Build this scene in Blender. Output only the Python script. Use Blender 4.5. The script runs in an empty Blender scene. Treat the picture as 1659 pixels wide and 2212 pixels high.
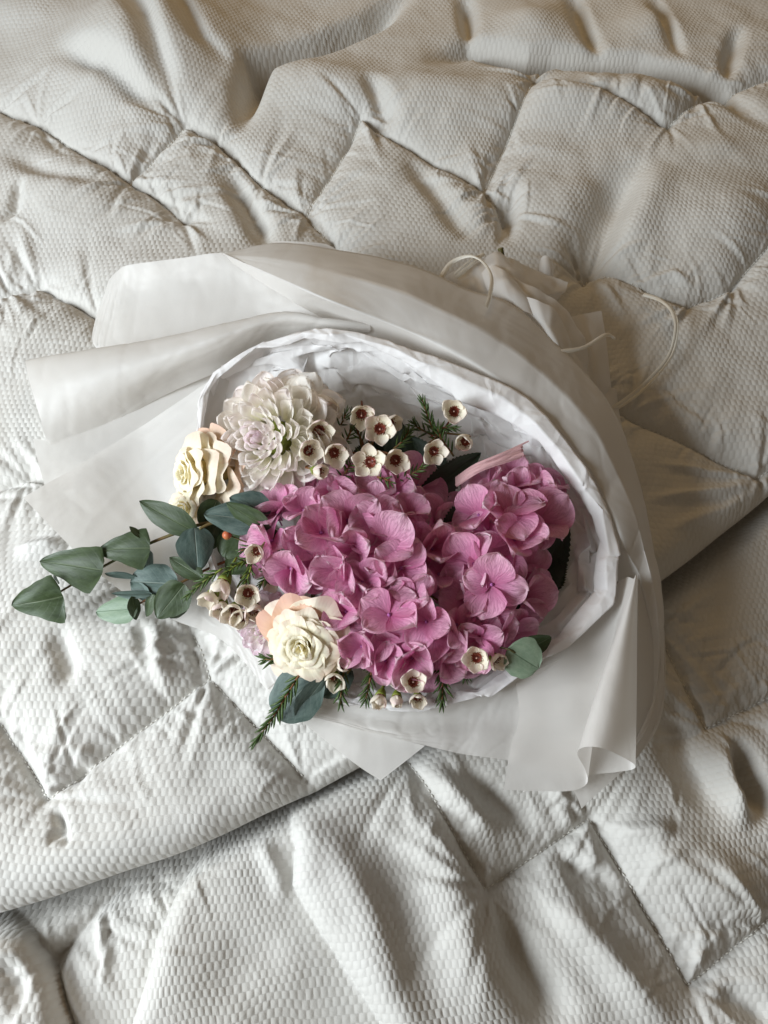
import bpy, math, random
import numpy as np
from mathutils import Matrix, Vector

random.seed(7)
rng = np.random.default_rng(11)
scene = bpy.context.scene
COL = scene.collection

# ------------------------------------------------------------------ camera
PITCH = math.radians(62)
DIST = 0.78                       # camera to the middle of the bed surface, metres
PW, PH = 1659.0, 2212.0           # measuring grid used for the layout below
FPX = 1662.0                      # focal length on that grid
CAM = np.array([0.0, -DIST*math.cos(PITCH), DIST*math.sin(PITCH)])
FWD = np.array([0.0, math.cos(PITCH), -math.sin(PITCH)])
UPV = np.array([0.0, math.sin(PITCH), math.cos(PITCH)])
RGT = np.array([1.0, 0.0, 0.0])
cam_data = bpy.data.cameras.new('camera')
cam = bpy.data.objects.new('camera', cam_data)
COL.objects.link(cam)
cam.location = CAM
cam.rotation_euler = (math.radians(90)-PITCH, 0, 0)
cam_data.sensor_fit = 'VERTICAL'
cam_data.sensor_height = 36.0
cam_data.lens = 36.0*FPX/PH
cam_data.clip_start = 0.02
cam_data.clip_end = 50
scene.camera = cam

# ------------------------------------------------------------------ light: one soft window at the left, dim warm room, an added warm fill at the far end
world = bpy.data.worlds.new('World')
scene.world = world
world.use_nodes = True
bg = world.node_tree.nodes['Background']
bg.inputs['Color'].default_value = (1.0, 0.79, 0.56, 1)
bg.inputs['Strength'].default_value = 0.115


def area_lamp(name, loc, target, sx, sy, power, color):
    ld = bpy.data.lights.new(name, 'AREA')
    ld.shape = 'RECTANGLE'
    ld.size, ld.size_y = sx, sy
    ld.energy = power
    ld.color = color
    o = bpy.data.objects.new(name, ld)
    COL.objects.link(o)
    o.location = loc
    d = Vector(target)-Vector(loc)
    o.rotation_euler = d.to_track_quat('-Z', 'Y').to_euler()
    return o


area_lamp('window_light', (-1.30, -0.52, 0.82), (0.0, 0.0, 0.0), 0.9, 0.75, 38, (0.87, 0.945, 1.0))
area_lamp('warm_fill', (0.1, 1.9, 0.95), (0.0, 0.75, 0.0), 0.7, 0.7, 4.5, (1.0, 0.64, 0.26))  # added fill to warm the far end of the duvet, not a known lamp

scene.view_settings.view_transform = 'Standard'
scene.view_settings.look = 'None'
scene.view_settings.exposure = 0.14
scene.view_settings.gamma = 1.0
scene.render.engine = 'CYCLES'
scene.cycles.use_denoising = True
scene.cycles.max_bounces = 8
scene.cycles.transparent_max_bounces = 16


# ------------------------------------------------------------------ geometry helpers
def P(x, y, h=0.0):
    """point of the place seen at grid position (x, y) at height h in centimetres"""
    d = FWD + RGT*((x-PW/2)/FPX) + UPV*((PH/2-y)/FPX)
    t = (h*0.01-CAM[2])/d[2]
    return CAM + d*t


def PX(x, y, h=0.0):
    """metres per grid unit at that point"""
    return float(np.dot(P(x, y, h)-CAM, FWD))/FPX


def to_cam(p):
    v = CAM-np.asarray(p)
    return v/np.linalg.norm(v)


def nrm(v):
    v = np.asarray(v, float)
    return v/(np.linalg.norm(v)+1e-12)


def mesh_np(name, verts, faces, uv=None, smooth=True):
    verts = np.ascontiguousarray(verts, dtype=np.float32)
    faces = np.ascontiguousarray(faces, dtype=np.int32)
    n = faces.shape[1]
    me = bpy.data.meshes.new(name)
    me.vertices.add(len(verts))
    me.vertices.foreach_set('co', verts.ravel())
    me.loops.add(faces.size)
    me.loops.foreach_set('vertex_index', faces.ravel())
    me.polygons.add(len(faces))
    me.polygons.foreach_set('loop_start', np.arange(0, faces.size, n, dtype=np.int32))
    me.polygons.foreach_set('loop_total', np.full(len(faces), n, dtype=np.int32))
    if smooth:
        me.polygons.foreach_set('use_smooth', np.ones(len(faces), dtype=bool))
    if uv is not None:
        l = me.uv_layers.new(name='UVMap')
        l.data.foreach_set('uv', np.ascontiguousarray(uv[faces.ravel()], dtype=np.float32).ravel())
    me.update(calc_edges=True)
    return me


def grid_faces(nr, nc, wrap=False):
    r = np.arange(nr-1)[:, None]
    c = np.arange(nc if wrap else nc-1)[None, :]
    c2 = (c+1) % nc
    a = r*nc+c
    b = r*nc+c2
    d = (r+1)*nc+c
    e = (r+1)*nc+c2
    return np.stack([a, b, e, d], -1).reshape(-1, 4)


def join(parts):
    """list of (verts, faces[, uv]) -> one"""
    V, F, U, o = [], [], [], 0
    for p in parts:
        V.append(p[0])
        F.append(p[1]+o)
        U.append(p[2] if len(p) > 2 and p[2] is not None else np.zeros((len(p[0]), 2)))
        o += len(p[0])
    return np.concatenate(V), np.concatenate(F), np.concatenate(U)


def catmull(pts, n, lin=False):
    pts = np.asarray(pts, float)
    k = len(pts)
    t = np.linspace(0, k-1, n)
    i = np.minimum(t.astype(int), k-2)
    f = (t-i).reshape((-1,)+(1,)*(pts.ndim-1))
    if lin or k == 2:
        return pts[i]*(1-f)+pts[i+1]*f
    ext = np.concatenate([(2*pts[0]-pts[1])[None], pts, (2*pts[-1]-pts[-2])[None]])
    p0, p1, p2, p3 = ext[i], ext[i+1], ext[i+2], ext[i+3]
    return 0.5*((2*p1)+(-p0+p2)*f+(2*p0-5*p1+4*p2-p3)*f*f+(-p0+3*p1-3*p2+p3)*f**3)


def tube(pts, r, n=6, smooth_n=None, flat=1.0):
    pts = np.asarray(pts, float)
    r = np.asarray(r, float) if np.ndim(r) else np.full(len(pts), float(r))
    if smooth_n:
        r = np.interp(np.linspace(0, 1, smooth_n), np.linspace(0, 1, len(r)), r)
        pts = catmull(pts, smooth_n)
    m = len(pts)
    tan = np.gradient(pts, axis=0)
    tan /= np.linalg.norm(tan, axis=1)[:, None]+1e-12
    a = np.cross(tan, np.array([0.31, 0.17, 0.93]))
    a /= np.linalg.norm(a, axis=1)[:, None]+1e-12
    b = np.cross(tan, a)
    ang = np.linspace(0, 2*np.pi, n, endpoint=False)
    V = pts[:, None, :]+r[:, None, None]*(np.cos(ang)[None, :, None]*a[:, None, :]+flat*np.sin(ang)[None, :, None]*b[:, None, :])
    V = V.reshape(-1, 3)
    F = grid_faces(m, n, True)
    V = np.concatenate([V, pts[:1], pts[-1:]])
    k = np.arange(n)
    c0 = np.stack([k, np.full(n, m*n), np.full(n, m*n), (k+1) % n], 1)
    c0 = np.stack([np.full(n, m*n), (k+1) % n, k, k], 1)
    # caps as degenerate-free quads: pair up neighbouring triangles
    caps = []
    for base, cidx, flip in ((0, m*n, True), ((m-1)*n, m*n+1, False)):
        for j in range(0, n, 2):
            q = [cidx, base+j, base+(j+1) % n, base+(j+2) % n]
            caps.append(q[::-1] if flip else q)
    F = np.concatenate([F, np.array(caps, dtype=F.dtype)])
    uv = np.zeros((len(V), 2))
    uv[:m*n, 1] = np.repeat(np.linspace(0, 1, m), n)
    uv[:m*n, 0] = np.tile(np.linspace(0, 1, n), m)
    return V, F, uv


NG = np.random.default_rng(3).random((256, 256))*2-1


def vn(x, y, seed=0):
    x = np.asarray(x)+seed*17.31
    y = np.asarray(y)+seed*41.77
    ix = np.floor(x).astype(int)
    iy = np.floor(y).astype(int)
    fx = x-ix
    fy = y-iy
    fx = fx*fx*fx*(fx*(fx*6-15)+10)
    fy = fy*fy*fy*(fy*(fy*6-15)+10)
    a = NG[ix & 255, iy & 255]
    b = NG[(ix+1) & 255, iy & 255]
    c = NG[ix & 255, (iy+1) & 255]
    d = NG[(ix+1) & 255, (iy+1) & 255]
    return (a*(1-fx)+b*fx)*(1-fy)+(c*(1-fx)+d*fx)*fy


def obj(name, me, mat=None, parent=None, M=None, origin=None):
    o = bpy.data.objects.new(name, me)
    COL.objects.link(o)
    if me is not None and mat is not None and len(me.materials) == 0:
        me.materials.append(mat)
    if parent is not None:
        o.parent = parent
    if M is not None:
        if origin is not None:
            M = Matrix.Translation(-Vector(origin)) @ M
        o.matrix_basis = M
    elif origin is not None:
        o.location = -Vector(origin)
    return o


def thing(name, label, cat, loc, group=None):
    o = bpy.data.objects.new(name, None)
    COL.objects.link(o)
    o.empty_display_size = 0.02
    o.location = Vector(loc)
    o['label'] = label
    o['category'] = cat
    if group:
        o['group'] = group
    return o


def frame(origin, ydir, znorm, sx=1.0, sy=1.0, sz=1.0):
    y = nrm(ydir)
    z = np.asarray(znorm, float)
    z = nrm(z-y*np.dot(z, y))
    x = np.cross(y, z)
    return Matrix(((x[0]*sx, y[0]*sy, z[0]*sz, origin[0]), (x[1]*sx, y[1]*sy, z[1]*sz, origin[1]),
                   (x[2]*sx, y[2]*sy, z[2]*sz, origin[2]), (0, 0, 0, 1)))


# ------------------------------------------------------------------ materials
class NT:
    def __init__(self, name):
        self.m = bpy.data.materials.new(name)
        self.m.use_nodes = True
        self.t = self.m.node_tree
        self.t.nodes.clear()
        self.out = self.t.nodes.new('ShaderNodeOutputMaterial')

    def n(self, typ, ins=None, **kw):
        nd = self.t.nodes.new(typ)
        for k, v in kw.items():
            setattr(nd, k, v)
        for k, v in (ins or {}).items():
            s = nd.inputs[k]
            if isinstance(v, bpy.types.NodeSocket):
                self.t.links.new(v, s)
            else:
                s.default_value = v
        return nd

    def math(self, op, a, b=None, c=None):
        ins = {0: a}
        if b is not None:
            ins[1] = b
        if c is not None:
            ins[2] = c
        return self.n('ShaderNodeMath', ins, operation=op).outputs[0]

    def mix(self, fac, a, b, mode='MIX'):
        nd = self.n('ShaderNodeMix', data_type='RGBA', blend_type=mode)
        for k, v in ((0, fac), (6, a), (7, b)):
            if isinstance(v, bpy.types.NodeSocket):
                self.t.links.new(v, nd.inputs[k])
            else:
                nd.inputs[k].default_value = v
        return nd.outputs[2]

    def ramp(self, fac, stops, interp='LINEAR'):
        nd = self.n('ShaderNodeValToRGB', {0: fac})
        nd.color_ramp.interpolation = interp
        e = nd.color_ramp.elements
        while len(e) < len(stops):
            e.new(0.5)
        for q, (p, c) in zip(e, stops):
            q.position = p
            q.color = c if len(c) == 4 else (*c, 1)
        return nd.outputs[0]

    def surf(self, sock):
        self.t.links.new(sock, self.out.inputs['Surface'])
        return self.m


def rgb(r, g, b):
    """sRGB 0-255 to linear"""
    f = lambda c: (c/255/12.92) if c <= 10 else ((c/255+0.055)/1.055)**2.4
    return (f(r), f(g), f(b), 1)


def leafy(b, color, rough=0.5, trans=0.3, normal=None, spec=0.4, tcol=None):
    """principled plus a share of light coming through, for petals, leaves and paper"""
    ins = {'Base Color': color, 'Roughness': rough, 'Specular IOR Level': spec}
    if normal is not None:
        ins['Normal'] = normal
    pr = b.n('ShaderNodeBsdfPrincipled', ins)
    ti = {'Color': tcol if tcol is not None else color}
    if normal is not None:
        ti['Normal'] = normal
    tr = b.n('ShaderNodeBsdfTranslucent', ti)
    return b.n('ShaderNodeMixShader', {0: trans, 1: pr.outputs[0], 2: tr.outputs[0]}).outputs[0]


def mat_duvet():
    b = NT('waffle_cotton')
    uv = b.n('ShaderNodeUVMap').outputs[0]
    sp = b.n('ShaderNodeSeparateXYZ', {0: uv})
    u, v = sp.outputs[0], sp.outputs[1]
    row = b.math('FLOOR', v)
    odd = b.math('MULTIPLY', b.math('MODULO', b.math('ABSOLUTE', row), 2.0), 0.5)
    u2 = b.math('ADD', u, odd)
    # per cell irregularity
    cell = b.n('ShaderNodeCombineXYZ', {0: b.math('FLOOR', u2), 1: row, 2: 0.0}).outputs[0]
    wn = b.n('ShaderNodeTexWhiteNoise', {'Vector': cell}, noise_dimensions='3D').outputs['Value']
    s1 = b.math('SINE', b.math('MULTIPLY', u2, math.pi))
    su = b.math('SQRT', b.math('MULTIPLY_ADD', s1, s1, 0.05))
    s2 = b.math('SINE', b.math('MULTIPLY', v, math.pi))
    sv = b.math('SQRT', b.math('MULTIPLY_ADD', s2, s2, 0.10))
    hu = b.math('POWER', su, 0.8)
    hv = b.math('MULTIPLY_ADD', b.math('POWER', sv, 0.8), 0.62, 0.38)
    h = b.math('MULTIPLY', hu, hv)
    big = b.n('ShaderNodeTexNoise', {'Vector': uv, 'Scale': 0.09, 'Detail': 2.0}).outputs[0]
    depth = b.math('MULTIPLY_ADD', big, 0.9, 0.25)
    h = b.math('MULTIPLY', h, b.math('MULTIPLY_ADD', wn, 0.45, 0.70))
    h = b.math('MULTIPLY', h, depth)
    fine = b.n('ShaderNodeTexNoise', {'Vector': uv, 'Scale': 6.0, 'Detail': 3.0, 'Roughness': 0.6}).outputs[0]
    h = b.math('MULTIPLY_ADD', fine, 0.10, h)
    wr = b.n('ShaderNodeTexNoise', {'Vector': uv, 'Scale': 0.45, 'Detail': 4.0, 'Roughness': 0.62, 'Distortion': 1.2}).outputs[0]
    h = b.math('MULTIPLY_ADD', wr, 0.6, h)
    bump = b.n('ShaderNodeBump', {'Height': h, 'Distance': 0.0012, 'Strength': 0.8}).outputs[0]
    tint = b.n('ShaderNodeTexNoise', {'Vector': uv, 'Scale': 0.05, 'Detail': 2.0}).outputs[0]
    c = b.mix(tint, rgb(198, 195, 188), rgb(207, 205, 201))
    pr = b.n('ShaderNodeBsdfPrincipled', {'Base Color': c, 'Roughness': 0.9, 'Specular IOR Level': 0.08, 'Normal': bump,
                                          'Sheen Weight': 0.15, 'Sheen Roughness': 0.5})
    return b.surf(pr.outputs[0])


def mat_thread():
    b = NT('white_thread')
    pr = b.n('ShaderNodeBsdfPrincipled', {'Base Color': rgb(232, 229, 220), 'Roughness': 0.6})
    return b.surf(pr.outputs[0])


def mat_film():
    b = NT('frosted_film')
    co = b.n('ShaderNodeTexCoord').outputs['Object']
    n1 = b.n('ShaderNodeTexNoise', {'Vector': co, 'Scale': 9.0, 'Detail': 3.0, 'Roughness': 0.55, 'Distortion': 0.6}).outputs[0]
    n2 = b.n('ShaderNodeTexNoise', {'Vector': co, 'Scale': 900.0, 'Detail': 1.0}).outputs[0]
    h = b.math('MULTIPLY_ADD', n2, 0.004, n1)
    bump = b.n('ShaderNodeBump', {'Height': h, 'Distance': 0.012, 'Strength': 0.35}).outputs[0]
    col = rgb(228, 225, 221)
    s = leafy(b, col, rough=0.42, trans=0.36, normal=bump, spec=0.45, tcol=rgb(238, 234, 228))
    tp = b.n('ShaderNodeBsdfTransparent', {'Color': (0.97, 0.97, 0.97, 1)})
    return b.surf(b.n('ShaderNodeMixShader', {0: 0.08, 1: s, 2: tp.outputs[0]}).outputs[0])


def mat_tissue():
    b = NT('tissue_paper_white')
    co = b.n('ShaderNodeTexCoord').outputs['Object']
    ds = b.n('ShaderNodeTexNoise', {'Vector': co, 'Scale': 30.0, 'Detail': 2.0})
    vec = b.mix(0.03, co, ds.outputs['Color'])
    v1 = b.n('ShaderNodeTexVoronoi', {'Vector': vec, 'Scale': 42.0}, feature='F1').outputs[0]
    v2 = b.n('ShaderNodeTexVoronoi', {'Vector': vec, 'Scale': 105.0}, feature='F1').outputs[0]
    v3 = b.n('ShaderNodeTexVoronoi', {'Vector': vec, 'Scale': 20.0}, feature='DISTANCE_TO_EDGE').outputs[0]
    h = b.math('MULTIPLY_ADD', v2, 0.3, v1)
    h = b.math('MULTIPLY_ADD', b.math('MINIMUM', v3, 0.10), -5.0, h)
    bump = b.n('ShaderNodeBump', {'Height': h, 'Distance': 0.006, 'Strength': 0.22}).outputs[0]
    col = rgb(243, 241, 240)
    return b.surf(leafy(b, col, rough=0.55, trans=0.30, normal=bump, spec=0.4, tcol=rgb(246, 243, 241)))


def mat_hydrangea():
    b = NT('hydrangea_petal')
    uv = b.n('ShaderNodeUVMap').outputs[0]
    sp = b.n('ShaderNodeSeparateXYZ', {0: uv})
    u, v = sp.outputs[0], sp.outputs[1]
    rnd = b.n('ShaderNodeObjectInfo').outputs['Random']
    # veins fan out from the base of the petal
    ang = b.math('DIVIDE', u, b.math('ADD', v, 0.22))
    vv = b.n('ShaderNodeCombineXYZ', {0: b.math('MULTIPLY', ang, 5.5), 1: b.math('MULTIPLY', v, 1.6), 2: b.math('MULTIPLY', rnd, 40.0)}).outputs[0]
    nz = b.n('ShaderNodeTexNoise', {'Vector': vv, 'Scale': 1.6, 'Detail': 3.0, 'Roughness': 0.6, 'Distortion': 0.5}).outputs[0]
    vein = b.ramp(b.math('ABSOLUTE', b.math('SUBTRACT', nz, 0.5)), [(0.0, (1, 1, 1)), (0.035, (0, 0, 0))])
    base = b.ramp(b.math('MULTIPLY_ADD', b.math('SUBTRACT', nz, 0.5), 0.35, v),
                  [(0.0, rgb(214, 88, 152)), (0.2, rgb(233, 134, 186)), (0.55, rgb(242, 172, 208)), (0.9, rgb(246, 198, 218)), (1.0, rgb(250, 224, 232))])
    alt = b.mix(0.5, base, rgb(238, 166, 196))
    pale = b.mix(0.45, base, rgb(236, 190, 208))
    c = b.mix(b.ramp(rnd, [(0.0, (0, 0, 0)), (1.0, (1, 1, 1))]), base, alt)
    r2 = b.math('FRACT', b.math('MULTIPLY', rnd, 7.31))
    c = b.mix(b.ramp(r2, [(0.55, (0, 0, 0)), (1.0, (1, 1, 1))]), c, pale)
    c = b.mix(b.math('MULTIPLY', vein, 0.38), c, rgb(186, 88, 144))
    h = b.math('MULTIPLY_ADD', nz, 1.0, b.math('MULTIPLY', vein, -0.25))
    bump = b.n('ShaderNodeBump', {'Height': h, 'Distance': 0.0035, 'Strength': 0.6}).outputs[0]
    return b.surf(leafy(b, c, rough=0.6, trans=0.38, normal=bump, spec=0.3))


def mat_petal_tipped(name, base, mid, tip, trans=0.3, bumpd=0.0006):
    """petals: object colour's red channel blends to the alternative tip"""
    b = NT(name)
    uv = b.n('ShaderNodeUVMap').outputs[0]
    sp = b.n('ShaderNodeSeparateXYZ', {0: uv})
    u, v = sp.outputs[0], sp.outputs[1]
    oi = b.n('ShaderNodeObjectInfo')
    k = b.n('ShaderNodeSeparateColor', {0: oi.outputs['Color']}).outputs[0]
    ang = b.math('MULTIPLY', u, 9.0)
    vv = b.n('ShaderNodeCombineXYZ', {0: ang, 1: b.math('MULTIPLY', v, 1.2), 2: b.math('MULTIPLY', oi.outputs['Random'], 40.0)}).outputs[0]
    nz = b.n('ShaderNodeTexNoise', {'Vector': vv, 'Scale': 1.4, 'Detail': 3.0}).outputs[0]
    e = b.math('MAXIMUM', b.math('MULTIPLY_ADD', b.math('SUBTRACT', nz, 0.5), 0.25, v), b.math('POWER', b.math('ABSOLUTE', u), 3.0))
    c1 = b.ramp(e, [(0.0, base), (0.55, mid), (1.0, mid)])
    c2 = b.ramp(e, [(0.25, mid), (0.92, tip), (1.0, tip)])
    c = b.mix(k, c1, c2)
    bump = b.n('ShaderNodeBump', {'Height': nz, 'Distance': bumpd, 'Strength': 0.6}).outputs[0]
    return b.surf(leafy(b, c, rough=0.5, trans=trans, normal=bump, spec=0.35))


def mat_rose():
    b = NT('rose_petal')
    uv = b.n('ShaderNodeUVMap').outputs[0]
    sp = b.n('ShaderNodeSeparateXYZ', {0: uv})
    u, v = sp.outputs[0], sp.outputs[1]
    oi = b.n('ShaderNodeObjectInfo')
    k = b.n('ShaderNodeSeparateColor', {0: oi.outputs['Color']}).outputs[0]
    vv = b.n('ShaderNodeCombineXYZ', {0: b.math('MULTIPLY', u, 7.0), 1: b.math('MULTIPLY', v, 1.6), 2: b.math('MULTIPLY', oi.outputs['Random'], 40.0)}).outputs[0]
    nz = b.n('ShaderNodeTexNoise', {'Vector': vv, 'Scale': 1.4, 'Detail': 4.0, 'Roughness': 0.6}).outputs[0]
    e = b.math('MULTIPLY_ADD', b.math('SUBTRACT', nz, 0.5), 0.2, v)
    cream = b.ramp(e, [(0.0, rgb(250, 234, 160)), (0.5, rgb(253, 242, 196)), (0.93, rgb(253, 248, 228)), (1.0, rgb(246, 232, 214))])
    peach = b.ramp(e, [(0.0, rgb(236, 220, 160)), (0.4, rgb(240, 212, 166)), (0.85, rgb(238, 194, 162)), (1.0, rgb(222, 172, 148))])
    c = b.mix(k, cream, peach)
    bump = b.n('ShaderNodeBump', {'Height': nz, 'Distance': 0.0010, 'Strength': 0.6}).outputs[0]
    return b.surf(leafy(b, c, rough=0.5, trans=0.32, normal=bump, spec=0.3))


def mat_leaf(name, c1, c2, vein, rough=0.45, blotch=0.0):
    b = NT(name)
    uv = b.n('ShaderNodeUVMap').outputs[0]
    sp = b.n('ShaderNodeSeparateXYZ', {0: uv})
    u, v = sp.outputs[0], sp.outputs[1]
    oi = b.n('ShaderNodeObjectInfo')
    au = b.math('ABSOLUTE', u)
    mid = b.ramp(au, [(0.0, (1, 1, 1)), (0.05, (0, 0, 0))])
    side = b.math('FRACT', b.math('MULTIPLY_ADD', b.math('SUBTRACT', v, b.math('MULTIPLY', au, 0.35)), 7.0, 0.1))
    sv = b.ramp(b.math('ABSOLUTE', b.math('SUBTRACT', side, 0.5)), [(0.0, (1, 1, 1)), (0.07, (0, 0, 0))])
    vf = b.math('MAXIMUM', mid, b.math('MULTIPLY', sv, 0.18))
    vec = b.n('ShaderNodeCombineXYZ', {0: u, 1: v, 2: b.math('MULTIPLY', oi.outputs['Random'], 30.0)}).outputs[0]
    nz = b.n('ShaderNodeTexNoise', {'Vector': vec, 'Scale': 3.5, 'Detail': 6.0, 'Roughness': 0.72}).outputs[0]
    c = b.mix(b.ramp(nz, [(0.35, (0, 0, 0)), (0.65, (1, 1, 1))]), c1, c2)
    bl = b.n('ShaderNodeTexNoise', {'Vector': vec, 'Scale': 1.6, 'Detail': 3.0}).outputs[0]
    c = b.mix(b.math('MULTIPLY', b.ramp(bl, [(0.42, (0, 0, 0)), (0.72, (1, 1, 1))]), 0.24), c, rgb(132, 146, 136))
    c = b.mix(b.math('MULTIPLY', oi.outputs['Random'], 0.30), c, c1)
    c = b.mix(b.math('MULTIPLY', vf, 0.55), c, vein)
    h = b.math('MULTIPLY_ADD', nz, 0.6, b.math('MULTIPLY', vf, -0.6))
    bump = b.n('ShaderNodeBump', {'Height': h, 'Distance': 0.0009, 'Strength': 0.6}).outputs[0]
    return b.surf(leafy(b, c, rough=rough, trans=0.12, normal=bump, spec=0.4))


def mat_plain(name, c, rough=0.55, spec=0.3, trans=0.0, noise=0.25, c2=None, scale=60):
    b = NT(name)
    co = b.n('ShaderNodeTexCoord').outputs['Object']
    nz = b.n('ShaderNodeTexNoise', {'Vector': co, 'Scale': scale, 'Detail': 3.0}).outputs[0]
    cc = b.mix(b.ramp(nz, [(0.35, (0, 0, 0)), (0.65, (1, 1, 1))]), c, c2 if c2 else tuple(x*(1-noise) for x in c[:3])+(1,))
    return b.surf(leafy(b, cc, rough=rough, trans=trans, spec=spec))


def mat_streak(name, c, c2, trans=0.25):
    """fibrous strips: streaks along the strip"""
    b = NT(name)
    uv = b.n('ShaderNodeUVMap').outputs[0]
    mp = b.n('ShaderNodeMapping', {0: uv, 3: (9.0, 1.2, 1.0)}).outputs[0]
    nz = b.n('ShaderNodeTexNoise', {'Vector': mp, 'Scale': 1.5, 'Detail': 3.0}).outputs[0]
    cc = b.mix(b.ramp(nz, [(0.35, (0, 0, 0)), (0.65, (1, 1, 1))]), c, c2)
    bump = b.n('ShaderNodeBump', {'Height': nz, 'Distance': 0.0008, 'Strength': 0.6}).outputs[0]
    return b.surf(leafy(b, cc, rough=0.45, trans=trans, normal=bump, spec=0.4))


MT = dict(
    duvet=mat_duvet(), thread=mat_thread(), film=mat_film(), tissue=mat_tissue(), hyd=mat_hydrangea(),
    dahlia=mat_petal_tipped('dahlia_petal', rgb(253, 249, 218), rgb(254, 252, 244), rgb(248, 222, 238), trans=0.55),
    wax=mat_petal_tipped('waxflower_petal', rgb(234, 224, 192), rgb(245, 239, 222), rgb(234, 208, 206), trans=0.3),
    rose=mat_rose(),
    euc=mat_leaf('eucalyptus_green', rgb(46, 60, 32), rgb(72, 88, 56), rgb(110, 122, 92)),
    euc_blue=mat_leaf('eucalyptus_glaucous', rgb(64, 84, 78), rgb(106, 124, 118), rgb(140, 150, 138), rough=0.5),
    euc_vein=mat_leaf('eucalyptus_veined', rgb(120, 142, 118), rgb(146, 164, 140), rgb(72, 96, 68), rough=0.5),
    hleaf=mat_leaf('hydrangea_leaf', rgb(26, 42, 24), rgb(38, 56, 32), rgb(54, 74, 46), rough=0.5),
    needle=mat_plain('needle_green', rgb(52, 74, 38), c2=rgb(84, 104, 54), rough=0.4),
    stem=mat_plain('brown_green_stem', rgb(112, 92, 58), c2=rgb(88, 98, 60)),
    rstem=mat_plain('reddish_stem', rgb(126, 66, 44), c2=rgb(104, 88, 46)),
    cup=mat_plain('green_calyx', rgb(128, 142, 52), c2=rgb(104, 110, 48)),
    disc=mat_plain('maroon_disc', rgb(104, 34, 28), c2=rgb(150, 72, 54), rough=0.35, spec=0.5),
    stamen=mat_plain('dark_stamen', rgb(92, 42, 30), c2=rgb(150, 92, 66), scale=300),
    style=mat_plain('pale_style', rgb(222, 186, 170)),
    eye=mat_plain('floret_eye', rgb(186, 110, 168), c2=rgb(150, 90, 150)),
    bud=mat_plain('rosy_bud', rgb(196, 96, 72), c2=rgb(168, 120, 70), rough=0.35),
    raffia=mat_streak('white_raffia', rgb(240, 236, 226), rgb(222, 215, 200)),
    pinkstrip=mat_streak('pink_paper_strip', rgb(226, 186, 186), rgb(204, 158, 160)),
    cutstem=mat_plain('cut_stem', rgb(92, 84, 40), c2=rgb(58, 52, 26)),
)

# ------------------------------------------------------------------ the duvet
def pdist(X, Y, pts, lim=None):
    """distance, signed distance (positive to the left of travel) and arc length to a polyline"""
    D2 = np.full(X.shape, 1e9)
    S = np.zeros(X.shape)
    T = np.zeros(X.shape)
    acc = 0.0
    for (ax, ay), (bx, by) in zip(pts[:-1], pts[1:]):
        dx, dy = bx-ax, by-ay
        L2 = dx*dx+dy*dy
        L = math.sqrt(L2)
        t = np.clip(((X-ax)*dx+(Y-ay)*dy)/L2, 0, 1)
        ex, ey = X-(ax+t*dx), Y-(ay+t*dy)
        d2 = ex*ex+ey*ey
        m = d2 < D2
        D2 = np.where(m, d2, D2)
        S = np.where(m, np.sign(dx*ey-dy*ex), S)
        T = np.where(m, acc+t*L, T)
        acc += L
    D = np.sqrt(D2)
    return D, D*S, T, acc


def W(pts, h):
    return [tuple(P(x, y, h)[:2]) for x, y in pts]


def sm(x):
    x = np.clip(x, 0, 1)
    return x*x*(3-2*x)


UP_SEAMS = [
    [(-90, 215), (0, 245), (90, 285), (285, 410), (405, 300), (475, 325), (565, 400), (660, 462), (780, 275), (1045, 413), (1150, 195),
     (1435, 290), (1500, 235), (1760, 130)],
    [(660, 462), (725, 535), (800, 660)],
    [(1045, 413), (1090, 470)],
    [(1265, 590), (1280, 576), (1478, 670), (1571, 635), (1720, 470)],
    [(1230, 850), (1353, 903), (1637, 1031), (1740, 960)],
    [(-80, 1470), (0, 1567), (100, 1727), (450, 1462), (660, 1682)],
    [(450, 1462), (435, 1407), (415, 1370)],
    [(-80, 700), (27, 640), (87, 620), (214, 690), (330, 800)],
    [(-80, 1075), (60, 1035), (110, 1040), (200, 1120), (300, 1250)],
    [(285, 410), (345, 440), (400, 488)],
]
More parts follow.
